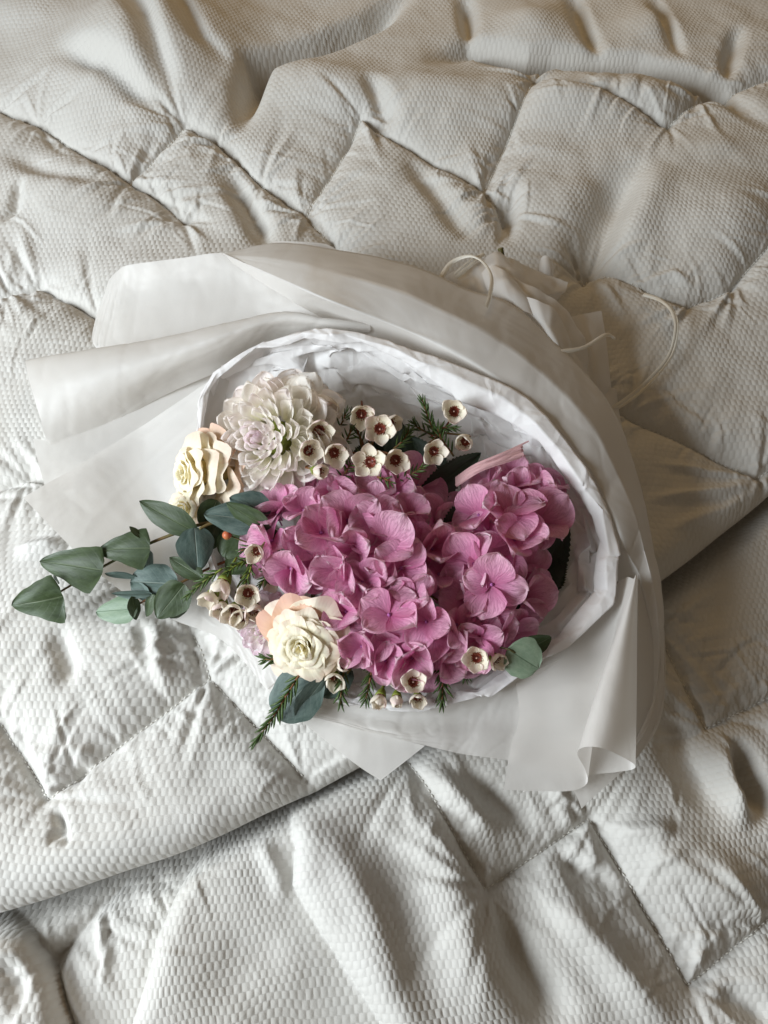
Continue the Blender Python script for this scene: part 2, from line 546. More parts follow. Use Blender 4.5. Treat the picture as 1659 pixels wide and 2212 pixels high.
# polyline, amplitude cm, half width left cm, half width right cm
UP_RIDGES = [
    ([(515, 320), (535, 235), (560, 165), (695, 105), (800, 50), (900, -30)], -4.6, 1.6, 1.6),
    ([(900, 158), (1015, 97), (1140, 134), (1190, 128), (1380, 142), (1560, 192), (1680, 300)], -3.4, 1.3, 2.0),
    ([(1005, -20), (1015, 60), (1010, 95)], -1.7, 1.0, 1.2),
    ([(1235, -30), (1265, 60), (1305, 135)], -1.6, 0.8, 1.6),
    ([(1410, -10), (1440, 60), (1478, 140)], -1.4, 0.7, 1.4),
    ([(1600, 60), (1580, 120), (1568, 178)], -1.6, 0.9, 1.2),
    ([(1385, 335), (1320, 470), (1262, 600), (1235, 660)], -2.2, 1.6, 3.0),
    ([(1440, 350), (1370, 480), (1320, 580)], 0.8, 2.4, 2.4),
    ([(865, 320), (955, 430), (1030, 545)], -1.0, 1.4, 1.4),
    ([(1112, 380), (1100, 470), (1092, 545)], -1.3, 0.9, 1.2),
    ([(790, 190), (850, 290)], -1.2, 1.2, 1.2),
    ([(270, 0), (340, 130), (405, 290)], -1.6, 1.2, 2.0),
    ([(120, 140), (250, 200), (390, 300)], -1.5, 1.2, 2.0),
    ([(380, 30), (450, 150), (520, 190)], -0.9, 1.0, 1.6),
    ([(480, 345), (560, 480), (590, 560)], -1.6, 1.2, 1.6),
    ([(0, 330), (140, 400), (280, 415)], -0.8, 1.5, 1.5),
    ([(0, 500), (40, 470), (60, 400)], -0.7, 0.7, 0.7),
    ([(1500, 630), (1450, 600), (1360, 610)], 0.4, 0.5, 0.5),
    ([(1640, 1035), (1560, 1060), (1380, 1080)], 0.45, 0.5, 0.5),
    ([(1640, 1025), (1540, 1020), (1400, 1000)], 0.35, 0.4, 0.5),
    ([(1650, 1050), (1570, 1100), (1420, 1150)], 0.4, 0.6, 0.6),
    ([(340, 1340), (345, 1440), (370, 1500)], 0.6, 0.7, 0.7),
    ([(300, 1340), (320, 1420)], -0.5, 0.6, 0.6),
    ([(120, 1350), (150, 1440), (130, 1500)], -0.8, 0.8, 1.0),
    ([(115, 1735), (135, 1790), (100, 1830)], -0.8, 0.35, 0.5),
    ([(135, 1790), (150, 1830)], -0.5, 0.3, 0.4),
    ([(150, 1700), (175, 1640)], -0.5, 0.5, 0.4),
    ([(30, 1188), (150, 1176)], 0.6, 0.5, 0.9),
]
UP_BUMPS = [((330, 130), 190, 170, 5.5), ((60, 40), 90, 70, 1.5), ((900, 220), 170, 70, 1.8), ((1290, 230), 190, 60, 2.4),
            ((680, 200), 110, 70, 1.5), ((1550, 480), 150, 120, 1.4), ((150, 420), 140, 90, 1.2), ((1150, 60), 90, 60, 1.5), ((1400, 60), 60, 60, 1.2),
            ((1560, 330), 130, 50, 1.0), ((480, 600), 200, 60, 0.6)]
EDGE = [(-260, 2040), (0, 1962), (165, 1912), (400, 1827), (625, 1727), (770, 1649), (950, 1560), (1100, 1465), (1250, 1360), (1415, 1250), (1485, 1201),
        (1659, 1066), (1850, 900), (2050, 700)]
LO_SEAMS = [
    [(860, 1560), (885, 1647), (1045, 1924), (1275, 1767), (1490, 2130), (1659, 1992), (1800, 1900)],
    [(1300, 1150), (1425, 1367), (1530, 1572), (1659, 1507), (1800, 1440)],
    [(420, 1760), (275, 1872), (185, 1992), (115, 2072)],
]
LO_STEPS = [  # polyline, rise cm, positive on the left of travel
    ([(470, 1760), (425, 1842), (350, 2017), (340, 2067), (270, 2290)], 3.0, 11),
    ([(615, 1690), (625, 1757), (645, 1832), (640, 1917), (700, 2017), (880, 2290)], 3.0, 10),
    ([(190, 2290), (120, 2097), (75, 2017), (-10, 1955), (-200, 1900)], 3.0, 12),
]
LO_RIDGES = [
    ([(880, 1650), (960, 1850), (1090, 2240)], 1.4, 3.0, 3.0),
    ([(1050, 1940), (1110, 2060), (1235, 2240)], -1.3, 1.6, 2.0),
    ([(1120, 1880), (1260, 2020), (1470, 2240)], 0.9, 1.4, 1.4),
    ([(1180, 1836), (1260, 1890), (1350, 1925)], -0.9, 0.9, 1.2),
    ([(900, 1650), (1000, 1740), (1080, 1830)], 0.8, 1.2, 1.2),
    ([(985, 1660), (1090, 1750), (1170, 1800)], -0.7, 0.8, 1.0),
    ([(1575, 1590), (1605, 1680), (1670, 1790)], -2.0, 1.0, 1.8),
    ([(1545, 1590), (1570, 1690), (1620, 1790)], 1.5, 1.4, 1.2),
    ([(1330, 1760), (1420, 1850), (1680, 1960)], 1.0, 2.5, 2.0),
    ([(1330, 1835), (1350, 1800), (1460, 1790)], 0.5, 0.7, 0.8),
    ([(1440, 1480), (1480, 1640), (1560, 1800)], -1.2, 2.0, 2.0),
    ([(700, 1790), (800, 1960), (900, 2240)], 0.8, 1.5, 2.2),
    ([(560, 1800), (610, 1900), (620, 1960)], 0.4, 0.7, 0.7),
    ([(1540, 2130), (1600, 2160), (1680, 2220)], -0.8, 1.0, 1.0),
    ([(20, 2060), (60, 2110), (90, 2200)], -0.6, 0.8, 0.9),
    ([(210, 1930), (225, 2050), (240, 2130)], 0.35, 0.4, 0.5),
]
PRESS = [(230, 640), (480, 560), (760, 560), (1000, 650), (1210, 640), (1330, 800), (1400, 1100), (1425, 1400), (1380, 1620), (1230, 1690), (900, 1610),
         (640, 1500), (450, 1330), (240, 1200), (100, 1050), (110, 830)]


def inpoly(X, Y, poly):
    c = np.zeros(X.shape, bool)
    j = len(poly)-1
    for i in range(len(poly)):
        (xi, yi), (xj, yj) = poly[i], poly[j]
        c ^= ((yi > Y) != (yj > Y)) & (X < (xj-xi)*(Y-yi)/(yj-yi+1e-12)+xi)
        j = i
    return c


def creases(X, Y, H, seams, n, seed, amp=(0.07, 0.22), wr=(0.0022, 0.0060), lr=(0.02, 0.085)):
    """short puckers that run away from the stitching, plus loose ones"""
    r = random.Random(seed)
    for k in range(n):
        s = r.choice(seams)
        i = r.randrange(len(s)-1)
        t = r.random()
        ax, ay = s[i][0]*(1-t)+s[i+1][0]*t, s[i][1]*(1-t)+s[i+1][1]*t
        dx, dy = s[i+1][0]-s[i][0], s[i+1][1]-s[i][1]
        a = math.atan2(dy, dx)+math.pi/2*r.choice((1, -1))+r.uniform(-0.6, 0.6)
        L = r.uniform(*lr)
        if k % 3 == 0:
            ax += r.uniform(-.06, .06)
            ay += r.uniform(-.06, .06)
            a = r.uniform(0, 6.28)
        b = a+r.uniform(-0.35, 0.35)
        pts = [(ax, ay), (ax+math.cos(a)*L*.5, ay+math.sin(a)*L*.5)]
        pts.append((pts[1][0]+math.cos(b)*L*.5, pts[1][1]+math.sin(b)*L*.5))
        w = r.uniform(*wr)
        A = r.uniform(*amp)*0.01*r.choice((1, -1, 1))
        x0, x1 = min(p[0] for p in pts)-4*w, max(p[0] for p in pts)+4*w
        y0, y1 = min(p[1] for p in pts)-4*w, max(p[1] for p in pts)+4*w
        m = np.nonzero((X > x0) & (X < x1) & (Y > y0) & (Y < y1))
        if len(m[0]) == 0:
            continue
        D, S, T, tot = pdist(X[m], Y[m], pts)
        f = T/tot
        prof = np.exp(-(D/w)**2)-0.55*np.exp(-((S-1.5*w)/(1.3*w))**2)*(D < 4*w)
        H[m] += A*prof*sm(f*5)*sm((1-f)*2.2)


def gathers(X, Y, H, seams, seed, per=7, amp=(0.14, 0.34), lr=(0.045, 0.13)):
    """soft folds that fan out from the corners of the stitching, widening as they go"""
    r = random.Random(seed)
    for s in seams:
        pts = []
        for i, p in enumerate(s):
            pts += [(p, per)]
            if i:
                a = s[i-1]
                L = math.hypot(p[0]-a[0], p[1]-a[1])
                for t in np.arange(0.02, L-0.01, 0.026):
                    pts.append(((a[0]+(p[0]-a[0])*t/L, a[1]+(p[1]-a[1])*t/L), 1.5))
        for (ax, ay), n in pts:
            for k in range(int(n)+(r.random() < n % 1)):
                ang = r.uniform(0, 2*math.pi)
                L = r.uniform(*lr)*(1.0 if n > 2 else 0.6)
                A = 0.01*r.uniform(*amp)*r.choice((1, -1))*(1.0 if n > 2 else 0.7)
                dx, dy = math.cos(ang), math.sin(ang)
                bend = r.uniform(-2.5, 2.5)
                m = np.nonzero((np.abs(X-ax-dx*L/2) < L*0.5*abs(dx)+0.03) & (np.abs(Y-ay-dy*L/2) < L*0.5*abs(dy)+0.03))
                if len(m[0]) == 0:
                    continue
                ex, ey = X[m]-ax, Y[m]-ay
                t = ex*dx+ey*dy
                q = -ex*dy+ey*dx+bend*t*t
                w = 0.0022+0.055*np.clip(t, 0, L)
                f = np.clip(t/L, 0, 1)
                H[m] += A*(np.exp(-(q/w)**2)-0.5*np.exp(-((q-1.7*w)/(1.4*w))**2))*sm(f*6)*sm((1-f)*1.6)


def shape(X, Y, seams, ridges, href, seed, puff=(1.9, 1.7)):
    H = np.zeros(X.shape)
    dmin = np.full(X.shape, 1e9)
    pk = np.zeros(X.shape)
    for q, s in enumerate(seams):
        D, S, T, tot = pdist(X, Y, s)
        ph = np.where(S > 0, 0.0, 40.0)
        nz = vn(T/0.019+ph, D/0.10+q*7, seed)+0.55*vn(T/0.009+ph, D/0.08+q*3, seed+1)
        p = 0.0027*nz*np.exp(-D/0.045)*(1-np.exp(-D/0.004))
        m = D < dmin
        pk = np.where(m, p, pk)
        dmin = np.minimum(dmin, D)
    A, s0 = puff
    H += 0.01*A*(1-np.exp(-dmin/(0.01*s0)))+pk
    H -= 0.0016*np.exp(-(dmin/0.0022)**2)
    for pts, amp, wl, wr in ridges:
        p = W(pts, href)
        D, S, T, tot = pdist(X, Y, p)
        w = np.where(S > 0, wl, wr)*0.01
        f = T/tot
        H += 0.01*amp*np.exp(-(D/w)**2)*(sm(f*2.6+0.05)*sm((1-f)*2.6+0.05))
    H += 0.0045*vn(X/0.11, Y/0.11, seed+2)+0.0018*vn(X/0.045, Y/0.045, seed+3)+0.0007*vn(X/0.02, Y/0.022, seed+4)
    return H


def waffle_uv(X, Y, H, seed, rot=0.0, cx=0.0067, cy=0.0070):
    wx = X+0.010*vn(X/0.12, Y/0.12, seed)+0.0025*vn(X/0.03, Y/0.03, seed+1)
    wy = Y+0.010*vn(X/0.12, Y/0.12, seed+2)+0.0025*vn(X/0.03, Y/0.03, seed+3)
    c, s = math.cos(rot), math.sin(rot)
    return np.stack([(wx*c+wy*s)/cx+200.0, (-wx*s+wy*c)/cy+200.0], -1)


duvet = thing('duvet', 'white waffle weave quilted duvet, rumpled and folded, under the wrapped bouquet', 'duvet', (0, 0, -0.05))
STEP = 0.0018
press_w = W(PRESS, 0.5)


def bumps(X, Y, H, lst, href):
    for (cx, cy), rx, ry, a in lst:
        c = P(cx, cy, href)
        s = PX(cx, cy, href)
        H += 0.015*a*np.exp(-((X-c[0])/(rx*s))**2-((Y-c[1])/(ry*s*1.25))**2)


# upper layer: columns that start at the rolled edge and run up the bed
ew = np.array(W(EDGE, 0.0))
xs = np.concatenate([np.arange(-1.10, -0.64, 0.006), np.arange(-0.64, 0.66, STEP), np.arange(0.66, 1.10, 0.006)])
ye = np.interp(xs, ew[:, 0], ew[:, 1])
ye += 0.0025*vn(xs/0.035, xs*0, 5)
k = np.ones(41)/41
ye = np.convolve(np.pad(ye, 20, mode='edge'), k, 'valid')
slope = np.gradient(ye, xs)
R = 0.030
ycap = 1.02
tt = np.concatenate([np.linspace(0, 0.05, 40)**1.0, np.arange(0.052, 1.6, STEP)])
tt[:40] = 0.05*(np.linspace(0, 1, 40)**1.8)
Xu = np.repeat(xs[None, :], len(tt), 0)
Yu = ye[None, :]+tt[:, None]
keep = np.nonzero(Yu.min(axis=1) < ycap)[0]
tt = np.concatenate([tt[keep], tt[keep[-1]]+np.arange(0.006, 0.55, 0.006)])
Xu = np.repeat(xs[None, :], len(tt), 0)
Yu = ye[None, :]+tt[:, None]
up_w = [W(s, -1.0) for s in UP_SEAMS]
Hu = shape(Xu, Yu, up_w, [(p, a*1.45, l*1.1, r*1.1) for p, a, l, r in UP_RIDGES], 0.0, 20)-0.014
bumps(Xu, Yu, Hu, UP_BUMPS, 0.0)
gathers(Xu, Yu, Hu, up_w, 15)
creases(Xu, Yu, Hu, up_w, 90, 5)
creases(Xu, Yu, Hu, up_w, 170, 77, amp=(0.06, 0.16), wr=(0.0016, 0.0028), lr=(0.03, 0.10))
dper = (Yu-ye[None, :])/np.sqrt(1+slope[None, :]**2)
pin = inpoly(Xu, Yu, press_w)
pd = pdist(Xu, Yu, press_w+press_w[:1])[0]
pw = np.where(pin, sm(pd/0.05), 0.0)
Hu = Hu*(1-pw)+np.minimum(Hu*0.3, -0.004)*pw
dd = np.clip(dper, 0, R)
Hu += -R+np.sqrt(np.maximum(R*R-(R-dd)**2, 0))
Vu = np.stack([Xu, Yu, Hu], -1)
# tuck under
und = []
for a in np.linspace(15, 90, 7):
    ar = math.radians(a)
    und.append(np.stack([Xu[0], Yu[0]+R*(1-math.cos(ar))*0.9, Hu[0]-R*math.sin(ar)*0.75], -1))
Vu = np.concatenate([np.array(und[::-1]), Vu])
nr, nc = Vu.shape[:2]
UV = waffle_uv(Vu[..., 0], Vu[..., 1]+np.where(np.arange(nr)[:, None] < 7, -0.004*(7-np.arange(nr)[:, None]), 0), None, 31)
me = mesh_np('duvet_upper_layer', Vu.reshape(-1, 3), grid_faces(nr, nc), UV.reshape(-1, 2))
obj('upper_layer', me, MT['duvet'], duvet, origin=duvet.location)

# lower layer
xs2 = np.concatenate([np.arange(-1.10, -0.60, 0.006), np.arange(-0.60, 0.64, STEP), np.arange(0.64, 1.10, 0.006)])
ys2 = np.concatenate([np.arange(-0.95, -0.52, 0.006), np.arange(-0.52, 0.34, STEP)])
Xl, Yl = np.meshgrid(xs2, ys2)
LH = -4.0
lo_w = [W(s, LH) for s in LO_SEAMS]
Hl = shape(Xl, Yl, lo_w, [(p, a*1.8, l, r) for p, a, l, r in LO_RIDGES], LH, 50, puff=(1.7, 1.5))+0.01*LH-0.009
for pts, amp, L in LO_STEPS:
    D, S, T, tot = pdist(Xl, Yl, W(pts, LH))
    Hl += np.where(S > 0, 0.01*amp*np.sqrt(np.clip(1-(1-np.clip(S/0.022, 0, 1))**2, 0, 1))*np.exp(-np.maximum(S, 0)/(0.01*L)), -0.004*np.exp(-D/0.02))
gathers(Xl, Yl, Hl, lo_w, 19)
creases(Xl, Yl, Hl, lo_w, 60, 9)
creases(Xl, Yl, Hl, lo_w, 110, 79, amp=(0.06, 0.16), wr=(0.0016, 0.0028), lr=(0.03, 0.10))
ye2 = np.interp(Xl, xs, ye)
under = sm((Yl-(ye2-0.035))/0.05)
Hl = Hl*(1-under)+(-0.072)*under
pin = inpoly(Xl, Yl, press_w)
pd = pdist(Xl, Yl, press_w+press_w[:1])[0]
pw = np.where(pin, sm(pd/0.05), 0.0)
Hl = Hl*(1-pw)+np.minimum(Hl, -0.03)*pw
UV = waffle_uv(Xl, Yl, None, 61, rot=0.10, cx=0.0057, cy=0.0062)
me = mesh_np('duvet_lower_layer', np.stack([Xl, Yl, Hl], -1).reshape(-1, 3), grid_faces(*Xl.shape), UV.reshape(-1, 2))
obj('lower_layer', me, MT['duvet'], duvet, origin=duvet.location)


def duvet_z(x, y):
    j = int(np.clip(np.searchsorted(xs, x), 0, len(xs)-1))
    if y >= ye[j]:
        i = int(np.argmin(np.abs(Yu[:, j]-y)))
        return Hu[i, j]
    return Hl[int(np.clip(np.searchsorted(ys2, y), 0, len(ys2)-1)), int(np.clip(np.searchsorted(xs2, x), 0, len(xs2)-1))]


# stitches that show along the seams right of the bouquet
parts = []
for seam, top in [(s, True) for s in up_w[:7]]+[(s, False) for s in lo_w[:2]]:
    pts = np.array(seam)
    seg = np.linalg.norm(np.diff(pts, axis=0), axis=1)
    cum = np.concatenate([[0], np.cumsum(seg)])
    for s in np.arange(0, cum[-1]-0.004, 0.0052):
        q = [np.array([np.interp(s+e, cum, pts[:, 0]), np.interp(s+e, cum, pts[:, 1])]) for e in (0, 0.0017, 0.0034)]
        if not top and q[0][1] > np.interp(q[0][0], xs, ye)-0.012:
            continue
        q3 = [np.array([*a, duvet_z(*a)+z]) for a, z in zip(q, (0.0002, 0.0011, 0.0002))]
        parts.append(tube(q3, [0.0003, 0.0006, 0.0003], 4))
V, F, U = join(parts)
st = obj('stitching', mesh_np('stitching', V, F, U), MT['thread'], duvet, origin=duvet.location)
st['kind'] = 'stuff'


# ------------------------------------------------------------------ wrapping
def sheet(rows, nu=60, nv=24, lin_v=False, lin_u=False, rough=0.0, seed=0, scale=0.03, crease=0.0):
    g = np.array([[P(*p) for p in r] for r in rows])
    g = catmull(g, nv, lin_v)
    g = np.swapaxes(catmull(np.swapaxes(g, 0, 1), nu, lin_u), 0, 1)
    if rough or crease:
        du = np.gradient(g, axis=1)
        dv = np.gradient(g, axis=0)
        n = np.cross(du, dv)
        n /= np.linalg.norm(n, axis=2)[..., None]+1e-9
        k = vn(g[..., 0]/scale, g[..., 1]/scale, seed)+0.5*vn(g[..., 0]/scale*2.3, g[..., 2]/scale*2.3+g[..., 1]/scale, seed+1)
        k = k*rough
        if crease:
            uu, vv = np.meshgrid(np.linspace(0, 1, g.shape[1]), np.linspace(0, 1, g.shape[0]))
            for q, (fu, fv, a) in enumerate(((13, 1.6, 1.0), (23, 3.1, 0.6), (6, 5.0, 0.5))):
                k = k+crease*a*(1-np.abs(vn(uu*fu+vv*1.7, vv*fv+uu*2.0, seed+q)))**7
        g = g+n*k[..., None]
    nr, nc = g.shape[:2]
    uv = np.stack(np.meshgrid(np.linspace(0, 1, nc), np.linspace(0, 1, nr)), -1)
    return g.reshape(-1, 3), grid_faces(nr, nc), uv.reshape(-1, 2)


wrap = thing('bouquet_wrap', 'translucent frosted film wrap gathered round the flowers, with flared corners on the duvet', 'wrapping', P(800, 1300, 1))


def film(rows, name='film_sheet', **kw):
    V, F, U = sheet(rows, **kw)
    return obj(name, mesh_np(name, V, F, U), MT['film'], wrap, origin=wrap.location)


# flap at the back left
film([[(238, 604, 5.0), (256, 584, 6.0), (280, 572, 7.0), (400, 556, 8.2), (480, 546, 9.0), (640, 548, 9.0), (820, 640, 8.5)],
      [(213, 670, 3.6), (240, 660, 4.2), (290, 640, 5.0), (420, 630, 6.2), (540, 630, 7.0), (660, 655, 8.0), (810, 690, 8.5)],
      [(199, 732, 2.8), (230, 736, 3.0), (290, 745, 3.2), (420, 742, 4.0), (540, 725, 5.0), (660, 712, 6.0), (810, 725, 7.0)],
      [(215, 760, 2.4), (240, 770, 2.4), (290, 790, 2.4), (420, 800, 3.0), (540, 780, 4.0), (660, 760, 5.0), (810, 760, 6.0)]], nu=100, nv=40, rough=0.0012, scale=0.06, seed=4, crease=0.0007)
# small white corner above the collar
film([[(578, 530, 7.2), (600, 521, 7.4), (690, 525, 7.6), (720, 534, 7.6)],
      [(590, 545, 6.5), (610, 540, 6.7), (690, 545, 7.0), (740, 552, 7.0)]], nu=24, nv=8)
# collar: the turned-over band behind the opening, from the back round to the right
film([[(470, 556, 6.0), (590, 545, 5.5), (690, 560, 5.0), (860, 600, 4.5), (985, 660, 4.0), (1085, 700, 3.5), (1170, 775, 3.0), (1265, 880, 2.5), (1320, 970, 2.2), (1360, 1070, 2.0), (1385, 1160, 2.0), (1405, 1270, 2.0), (1415, 1370, 2.0), (1420, 1440, 1.8), (1400, 1540, 1.6), (1330, 1640, 1.5)],
      [(478, 546, 9.0), (596, 526, 9.5), (700, 535, 9.8), (870, 566, 9.6), (1000, 620, 9.2), (1100, 655, 8.8), (1185, 728, 8.5), (1290, 835, 8.0), (1345, 930, 7.4), (1385, 1040, 6.8), (1405, 1130, 6.2), (1425, 1250, 5.4), (1437, 1360, 4.6), (1440, 1440, 4.0), (1424, 1560, 3.0), (1360, 1664, 2.2)],
      [(480, 546.5, 9.6), (598, 560, 11.0), (700, 580, 11.6), (850, 625, 11.8), (985, 685, 11.6), (1095, 745, 11.2), (1190, 822, 10.6), (1280, 920, 9.8), (1330, 1010, 9.0), (1370, 1100, 8.2), (1392, 1180, 7.4), (1412, 1270, 6.4), (1424, 1365, 5.4), (1424, 1445, 4.6), (1408, 1550, 3.5), (1345, 1662, 2.6)],
      [(481, 547, 9.8), (600, 600, 11.4), (700, 645, 12.2), (826, 694, 11.4), (966, 754, 11.2), (1096, 834, 10.7), (1196, 919, 10.2), (1268, 1004, 9.6), (1318, 1100, 8.8), (1352, 1190, 8.0), (1384, 1250, 6.6), (1408, 1360, 5.0), (1412, 1450, 4.0), (1398, 1545, 2.8), (1336, 1660, 2.4)][:15] + [(1331, 1665, 2.4)],
      [(500, 570, 8.8), (610, 640, 9.6), (700, 690, 7.8), (820, 745, 8.0), (950, 800, 7.9), (1070, 870, 7.5), (1165, 950, 7.0), (1232, 1035, 6.4), (1280, 1120, 5.8), (1310, 1200, 5.0), (1345, 1280, 4.0), (1370, 1370, 2.6), (1372, 1450, 2.4), (1360, 1540, 2.4), (1310, 1650, 2.4), (1300, 1660, 2.4)]],
     nu=260, nv=49, lin_v=True, rough=0.0014, scale=0.06, seed=9, crease=0.0007)
# roll at the left, its lower lip turned in
film([[(62, 790, 1.5), (180, 775, 3.0), (300, 760, 4.2), (450, 735, 5.5), (605, 705, 6.5), (720, 715, 7.0), (820, 735, 7.2)],
      [(55, 781, 4.2), (180, 758, 5.8), (300, 738, 7.0), (450, 706, 8.6), (605, 673, 10.0), (700, 687, 10.2), (800, 702, 9.8)],
      [(68, 838, 5.0), (190, 800, 6.6), (310, 770, 7.8), (455, 728, 9.4), (600, 690, 10.2), (700, 700, 10.2), (800, 712, 9.8)],
      [(88, 905, 4.0), (210, 850, 5.4), (325, 805, 6.8), (460, 755, 8.4), (590, 712, 8.8), (700, 714, 8.6), (790, 722, 8.4)],
      [(106, 957, 2.4), (230, 895, 3.2), (340, 838, 4.4), (465, 785, 6.2), (580, 735, 6.6), (690, 730, 6.6), (780, 735, 6.4)],
      [(150, 962, 1.9), (260, 905, 2.3), (365, 850, 3.3), (480, 800, 5.0), (585, 745, 5.0), (690, 740, 5.0), (780, 745, 5.0)]], nu=110, nv=50, rough=0.0010, scale=0.07, seed=14, crease=0.0006)
# pale corner under the roll
film([[(71, 948, 2.4), (125, 944, 2.4), (240, 870, 2.8), (380, 800, 3.6), (500, 740, 5.0)],
      [(84, 1005, 2.0), (150, 990, 2.0), (280, 925, 2.2), (400, 860, 3.0), (500, 800, 4.2)],
      [(100, 1062, 1.7), (180, 1050, 1.7), (310, 990, 1.8), (420, 930, 2.4), (500, 880, 3.4)]], nu=40, nv=20)
# large lower left sheet reaching to the rim of the tissue
film([[(50, 1075, 2.8), (120, 1148, 2.6), (215, 1240, 2.3), (310, 1308, 2.0), (384, 1343, 1.9), (471, 1377, 1.8), (532, 1435, 1.8), (576, 1490, 1.8)],
      [(165, 1008, 2.6), (215, 1090, 2.2), (290, 1190, 2.0), (370, 1270, 2.0), (420, 1318, 2.0), (490, 1362, 2.0), (545, 1420, 2.0), (590, 1478, 2.0)],
      [(300, 925, 3.0), (320, 1020, 2.2), (365, 1130, 2.0), (415, 1230, 2.1), (450, 1290, 2.2), (505, 1345, 2.2), (560, 1405, 2.2), (605, 1462, 2.2)],
      [(438, 832, 6.6), (425, 950, 5.2), (432, 1070, 4.2), (455, 1190, 3.4), (485, 1270, 3.0), (530, 1335, 2.8), (580, 1390, 2.8), (625, 1445, 2.6)],
      [(500, 800, 6.2), (470, 940, 4.6), (470, 1070, 3.4), (490, 1190, 2.8), (520, 1270, 2.5), (560, 1335, 2.3), (610, 1390, 2.2), (650, 1445, 2.2)]], nu=120, nv=50, rough=0.0010, scale=0.07, seed=23, crease=0.0008)
# a second ply under it, its straight edge showing through
film([[(300, 935, 2.2), (240, 1000, 1.9), (160, 1010, 1.7)],
      [(330, 1060, 1.7), (250, 1110, 1.6), (190, 1090, 1.6)],
      [(375, 1190, 1.5), (300, 1230, 1.4), (225, 1180, 1.5)]], nu=24, nv=24)
# bottom left tip lying on the duvet
film([[(560, 1472, 1.6), (643, 1550, 1.9), (762, 1646, 2.0), (822, 1686, 2.1)],
      [(600, 1470, 2.0), (690, 1545, 2.2), (800, 1617, 2.3), (870, 1649, 2.4)],
      [(650, 1470, 2.2), (740, 1540, 2.4), (840, 1588, 2.5), (918, 1611, 2.6)]], nu=40, nv=20)
# bottom sheet under the opening
film([[(625, 1495, 2.6), (720, 1510, 3.0), (860, 1522, 3.4), (1000, 1498, 3.8), (1130, 1462, 4.2), (1290, 1375, 5.0), (1370, 1280, 5.6)],
      [(632, 1515, 2.7), (730, 1536, 2.5), (870, 1552, 2.6), (1000, 1540, 2.8), (1130, 1515, 3.2), (1285, 1450, 4.0), (1380, 1370, 4.4)],
      [(645, 1530, 2.6), (760, 1562, 2.7), (900, 1588, 3.1), (1010, 1590, 3.3), (1120, 1585, 3.4), (1270, 1560, 3.4), (1370, 1500, 3.4)],
      [(662, 1546, 2.6), (790, 1580, 2.9), (917, 1611, 3.2), (1000, 1629, 3.2), (1090, 1641, 3.2), (1256, 1668, 3.0), (1345, 1640, 2.6)]], nu=140, nv=40, rough=0.0014, scale=0.05, seed=31, crease=0.0007)
# right back sheet with the pointed tip
film([[(1374, 1250, 6.6), (1372, 1400, 4.8), (1345, 1550, 3.2), (1235, 1700, 2.2)],
      [(1400, 1262, 5.8), (1405, 1420, 4.2), (1380, 1572, 2.8), (1248, 1725, 2.0)],
      [(1424, 1275, 5.0), (1438, 1440, 3.5), (1410, 1592, 2.4), (1256, 1747, 1.9)]], nu=50, nv=16)
# front flap whose right side rolls over into a cone
film([[(1108, 1440, 3.6), (1175, 1405, 4.0), (1235, 1365, 4.6), (1290, 1312, 5.2), (1332, 1262, 6.2), (1354, 1247, 7.2), (1368, 1250, 8.0), (1372, 1244, 8.3), (1375, 1241, 8.3), (1377, 1243, 8.0), (1378, 1248, 7.6), (1376, 1254, 7.2), (1373, 1258, 7.0), (1370, 1261, 6.9)],
      [(1122, 1545, 4.2), (1180, 1530, 4.4), (1235, 1510, 4.9), (1285, 1470, 5.3), (1318, 1410, 6.0), (1331, 1362, 6.9), (1340, 1345, 7.9), (1352, 1338, 8.4), (1365, 1342, 8.2), (1374, 1350, 7.4), (1376, 1360, 6.6), (1368, 1366, 6.0), (1352, 1370, 5.7), (1340, 1372, 5.6)],
      [(1104, 1610, 3.6), (1175, 1606, 3.7), (1236, 1598, 4.0), (1278, 1575, 4.4), (1295, 1520, 5.4), (1288, 1495, 6.9), (1300, 1478, 8.2), (1328, 1472, 8.6), (1354, 1484, 8.0), (1373, 1500, 6.4), (1372, 1512, 5.3), (1345, 1518, 4.6), (1312, 1522, 4.4), (1295, 1524, 4.3)],
      [(1088, 1706, 3.0), (1165, 1709, 3.0), (1235, 1708, 3.1), (1268, 1692, 3.4), (1264, 1662, 4.6), (1247, 1628, 6.6), (1262, 1614, 8.0), (1300, 1616, 8.4), (1342, 1634, 7.2), (1371, 1652, 5.0), (1366, 1662, 4.0), (1330, 1668, 3.6), (1290, 1672, 3.4), (1262, 1678, 3.4)]],
     nu=110, nv=40)
